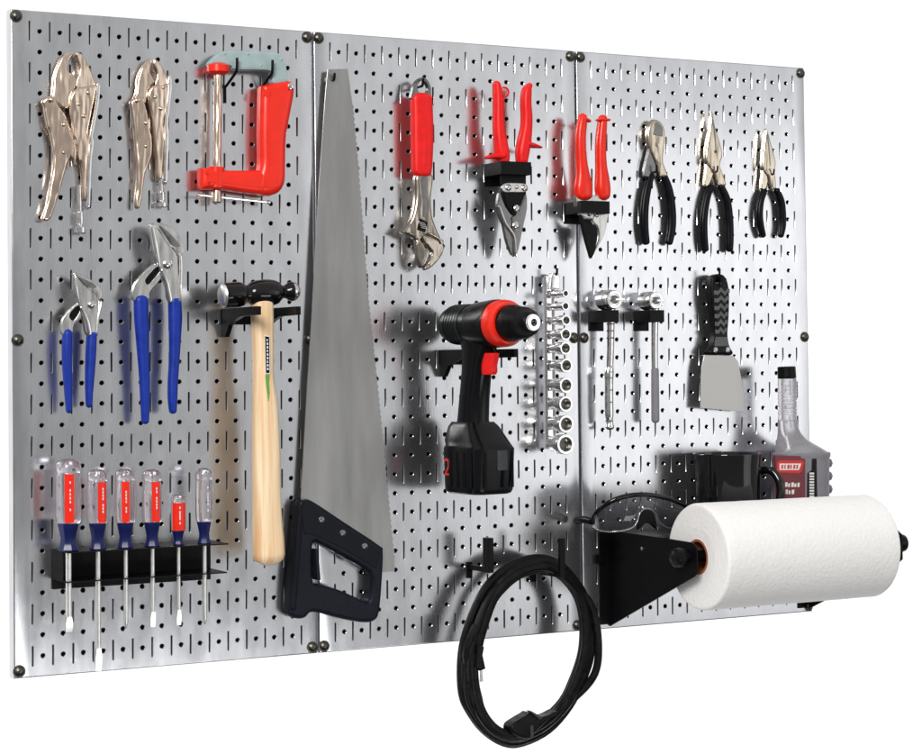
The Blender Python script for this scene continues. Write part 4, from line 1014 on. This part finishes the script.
for dy in (0, .0018):
    for r_ in range(6):
        f = r_/5
        for a, b in zip(up_, lo_):
            p = a.lerp(b, f); V.append(p+Vector((0, dy-.004*math.sin(math.pi*f), 0)))
def gi(l, r_, i): return l*360+r_*60+i
for l in (0, 1):
    for r_ in range(5):
        for i in range(59):
            q = (gi(l, r_, i), gi(l, r_, i+1), gi(l, r_+1, i+1), gi(l, r_+1, i)); F.append(q if l else q[::-1])
for r_ in (0, 5):
    for i in range(59): F.append((gi(0, r_, i), gi(0, r_, i+1), gi(1, r_, i+1), gi(1, r_, i)))
for i in (0, 59):
    for r_ in range(5): F.append((gi(0, r_, i), gi(0, r_+1, i), gi(1, r_+1, i), gi(1, r_, i)))
ln = obj('lens', (V, F), 'lens', t)
obj('lens_edge', tube(lo_, .0011, 8), 'clear', ln)
obj('nose_bridge', plate([(639, 530), (641, 515), (645, 510), (651, 510), (655, 515), (658, 529), (652, 524), (645, 524)], .104, .112, .002, sm=2), 'black', t)

# ------------------------------------------------------------------ light
LOBE = (.935, .998, .50); ZR = (.08, .54)
w = bpy.data.worlds.new('World'); SC.world = w; w.use_nodes = True
N = w.node_tree.nodes; L_ = w.node_tree.links; bg = N['Background']
tc = N.new('ShaderNodeTexCoord'); sp = N.new('ShaderNodeSeparateXYZ'); L_.new(tc.outputs['Generated'], sp.inputs[0])
def rng(src, a, b, c, d):
    q = N.new('ShaderNodeMapRange'); q.interpolation_type = 'SMOOTHSTEP'
    for n_, v_ in (('From Min', a), ('From Max', b), ('To Min', c), ('To Max', d)): q.inputs[n_].default_value = v_
    L_.new(src, q.inputs['Value']); return q.outputs[0]
def mth(op, a, b):
    q = N.new('ShaderNodeMath'); q.operation = op; L_.new(a, q.inputs[0])
    if isinstance(b, (int, float)): q.inputs[1].default_value = b
    else: L_.new(b, q.inputs[1])
    return q.outputs[0]
dt = N.new('ShaderNodeVectorMath'); dt.operation = 'DOT_PRODUCT'; L_.new(tc.outputs['Generated'], dt.inputs[0])
dt.inputs[1].default_value = Vector((.56, -.828, .06)).normalized()
lobe = rng(dt.outputs['Value'], LOBE[0], LOBE[1], 0, LOBE[2])
lowhi = rng(sp.outputs['Z'], -.5, .5, ZR[0], ZR[1])
front = mth('ADD', lobe, lowhi)
wb = rng(sp.outputs['Y'], -.05, .2, 0, 1)
inv = mth('MULTIPLY', front, mth('SUBTRACT', wb, 1))
st = mth('SUBTRACT', mth('MULTIPLY', wb, 1.15), inv)
L_.new(st, bg.inputs['Strength'])
bg.inputs['Color'].default_value = (1, .995, .99, 1)
def area(name, loc, target, sx, sy, power, col=(1, 1, 1)):
    l = bpy.data.lights.new(name, 'AREA'); l.shape = 'RECTANGLE'; l.size = sx; l.size_y = sy; l.energy = power; l.color = col
    o = bpy.data.objects.new(name, l); COL.objects.link(o); o.location = loc
    o.rotation_euler = (Vector(target)-Vector(loc)).to_track_quat('-Z', 'Y').to_euler(); return o
area('softbox_right', (2.5, -2.0, .33), (.9, 0, .33), 1.3, 1.3, 4)
area('softbox_key', (-1.6, -2.6, 1.9), (.5, 0, .4), 1.2, 1.2, 104, (1, .97, .93))
area('softbox_low', (.95, -2.6, -.75), (.2, 0, .2), 1.2, .5, 8)

SC.view_settings.view_transform = 'Standard'; SC.view_settings.look = 'None'; SC.view_settings.exposure = 0; SC.view_settings.gamma = 1
SC.cycles.max_bounces = 14; SC.cycles.transmission_bounces = 12; SC.cycles.glossy_bounces = 8
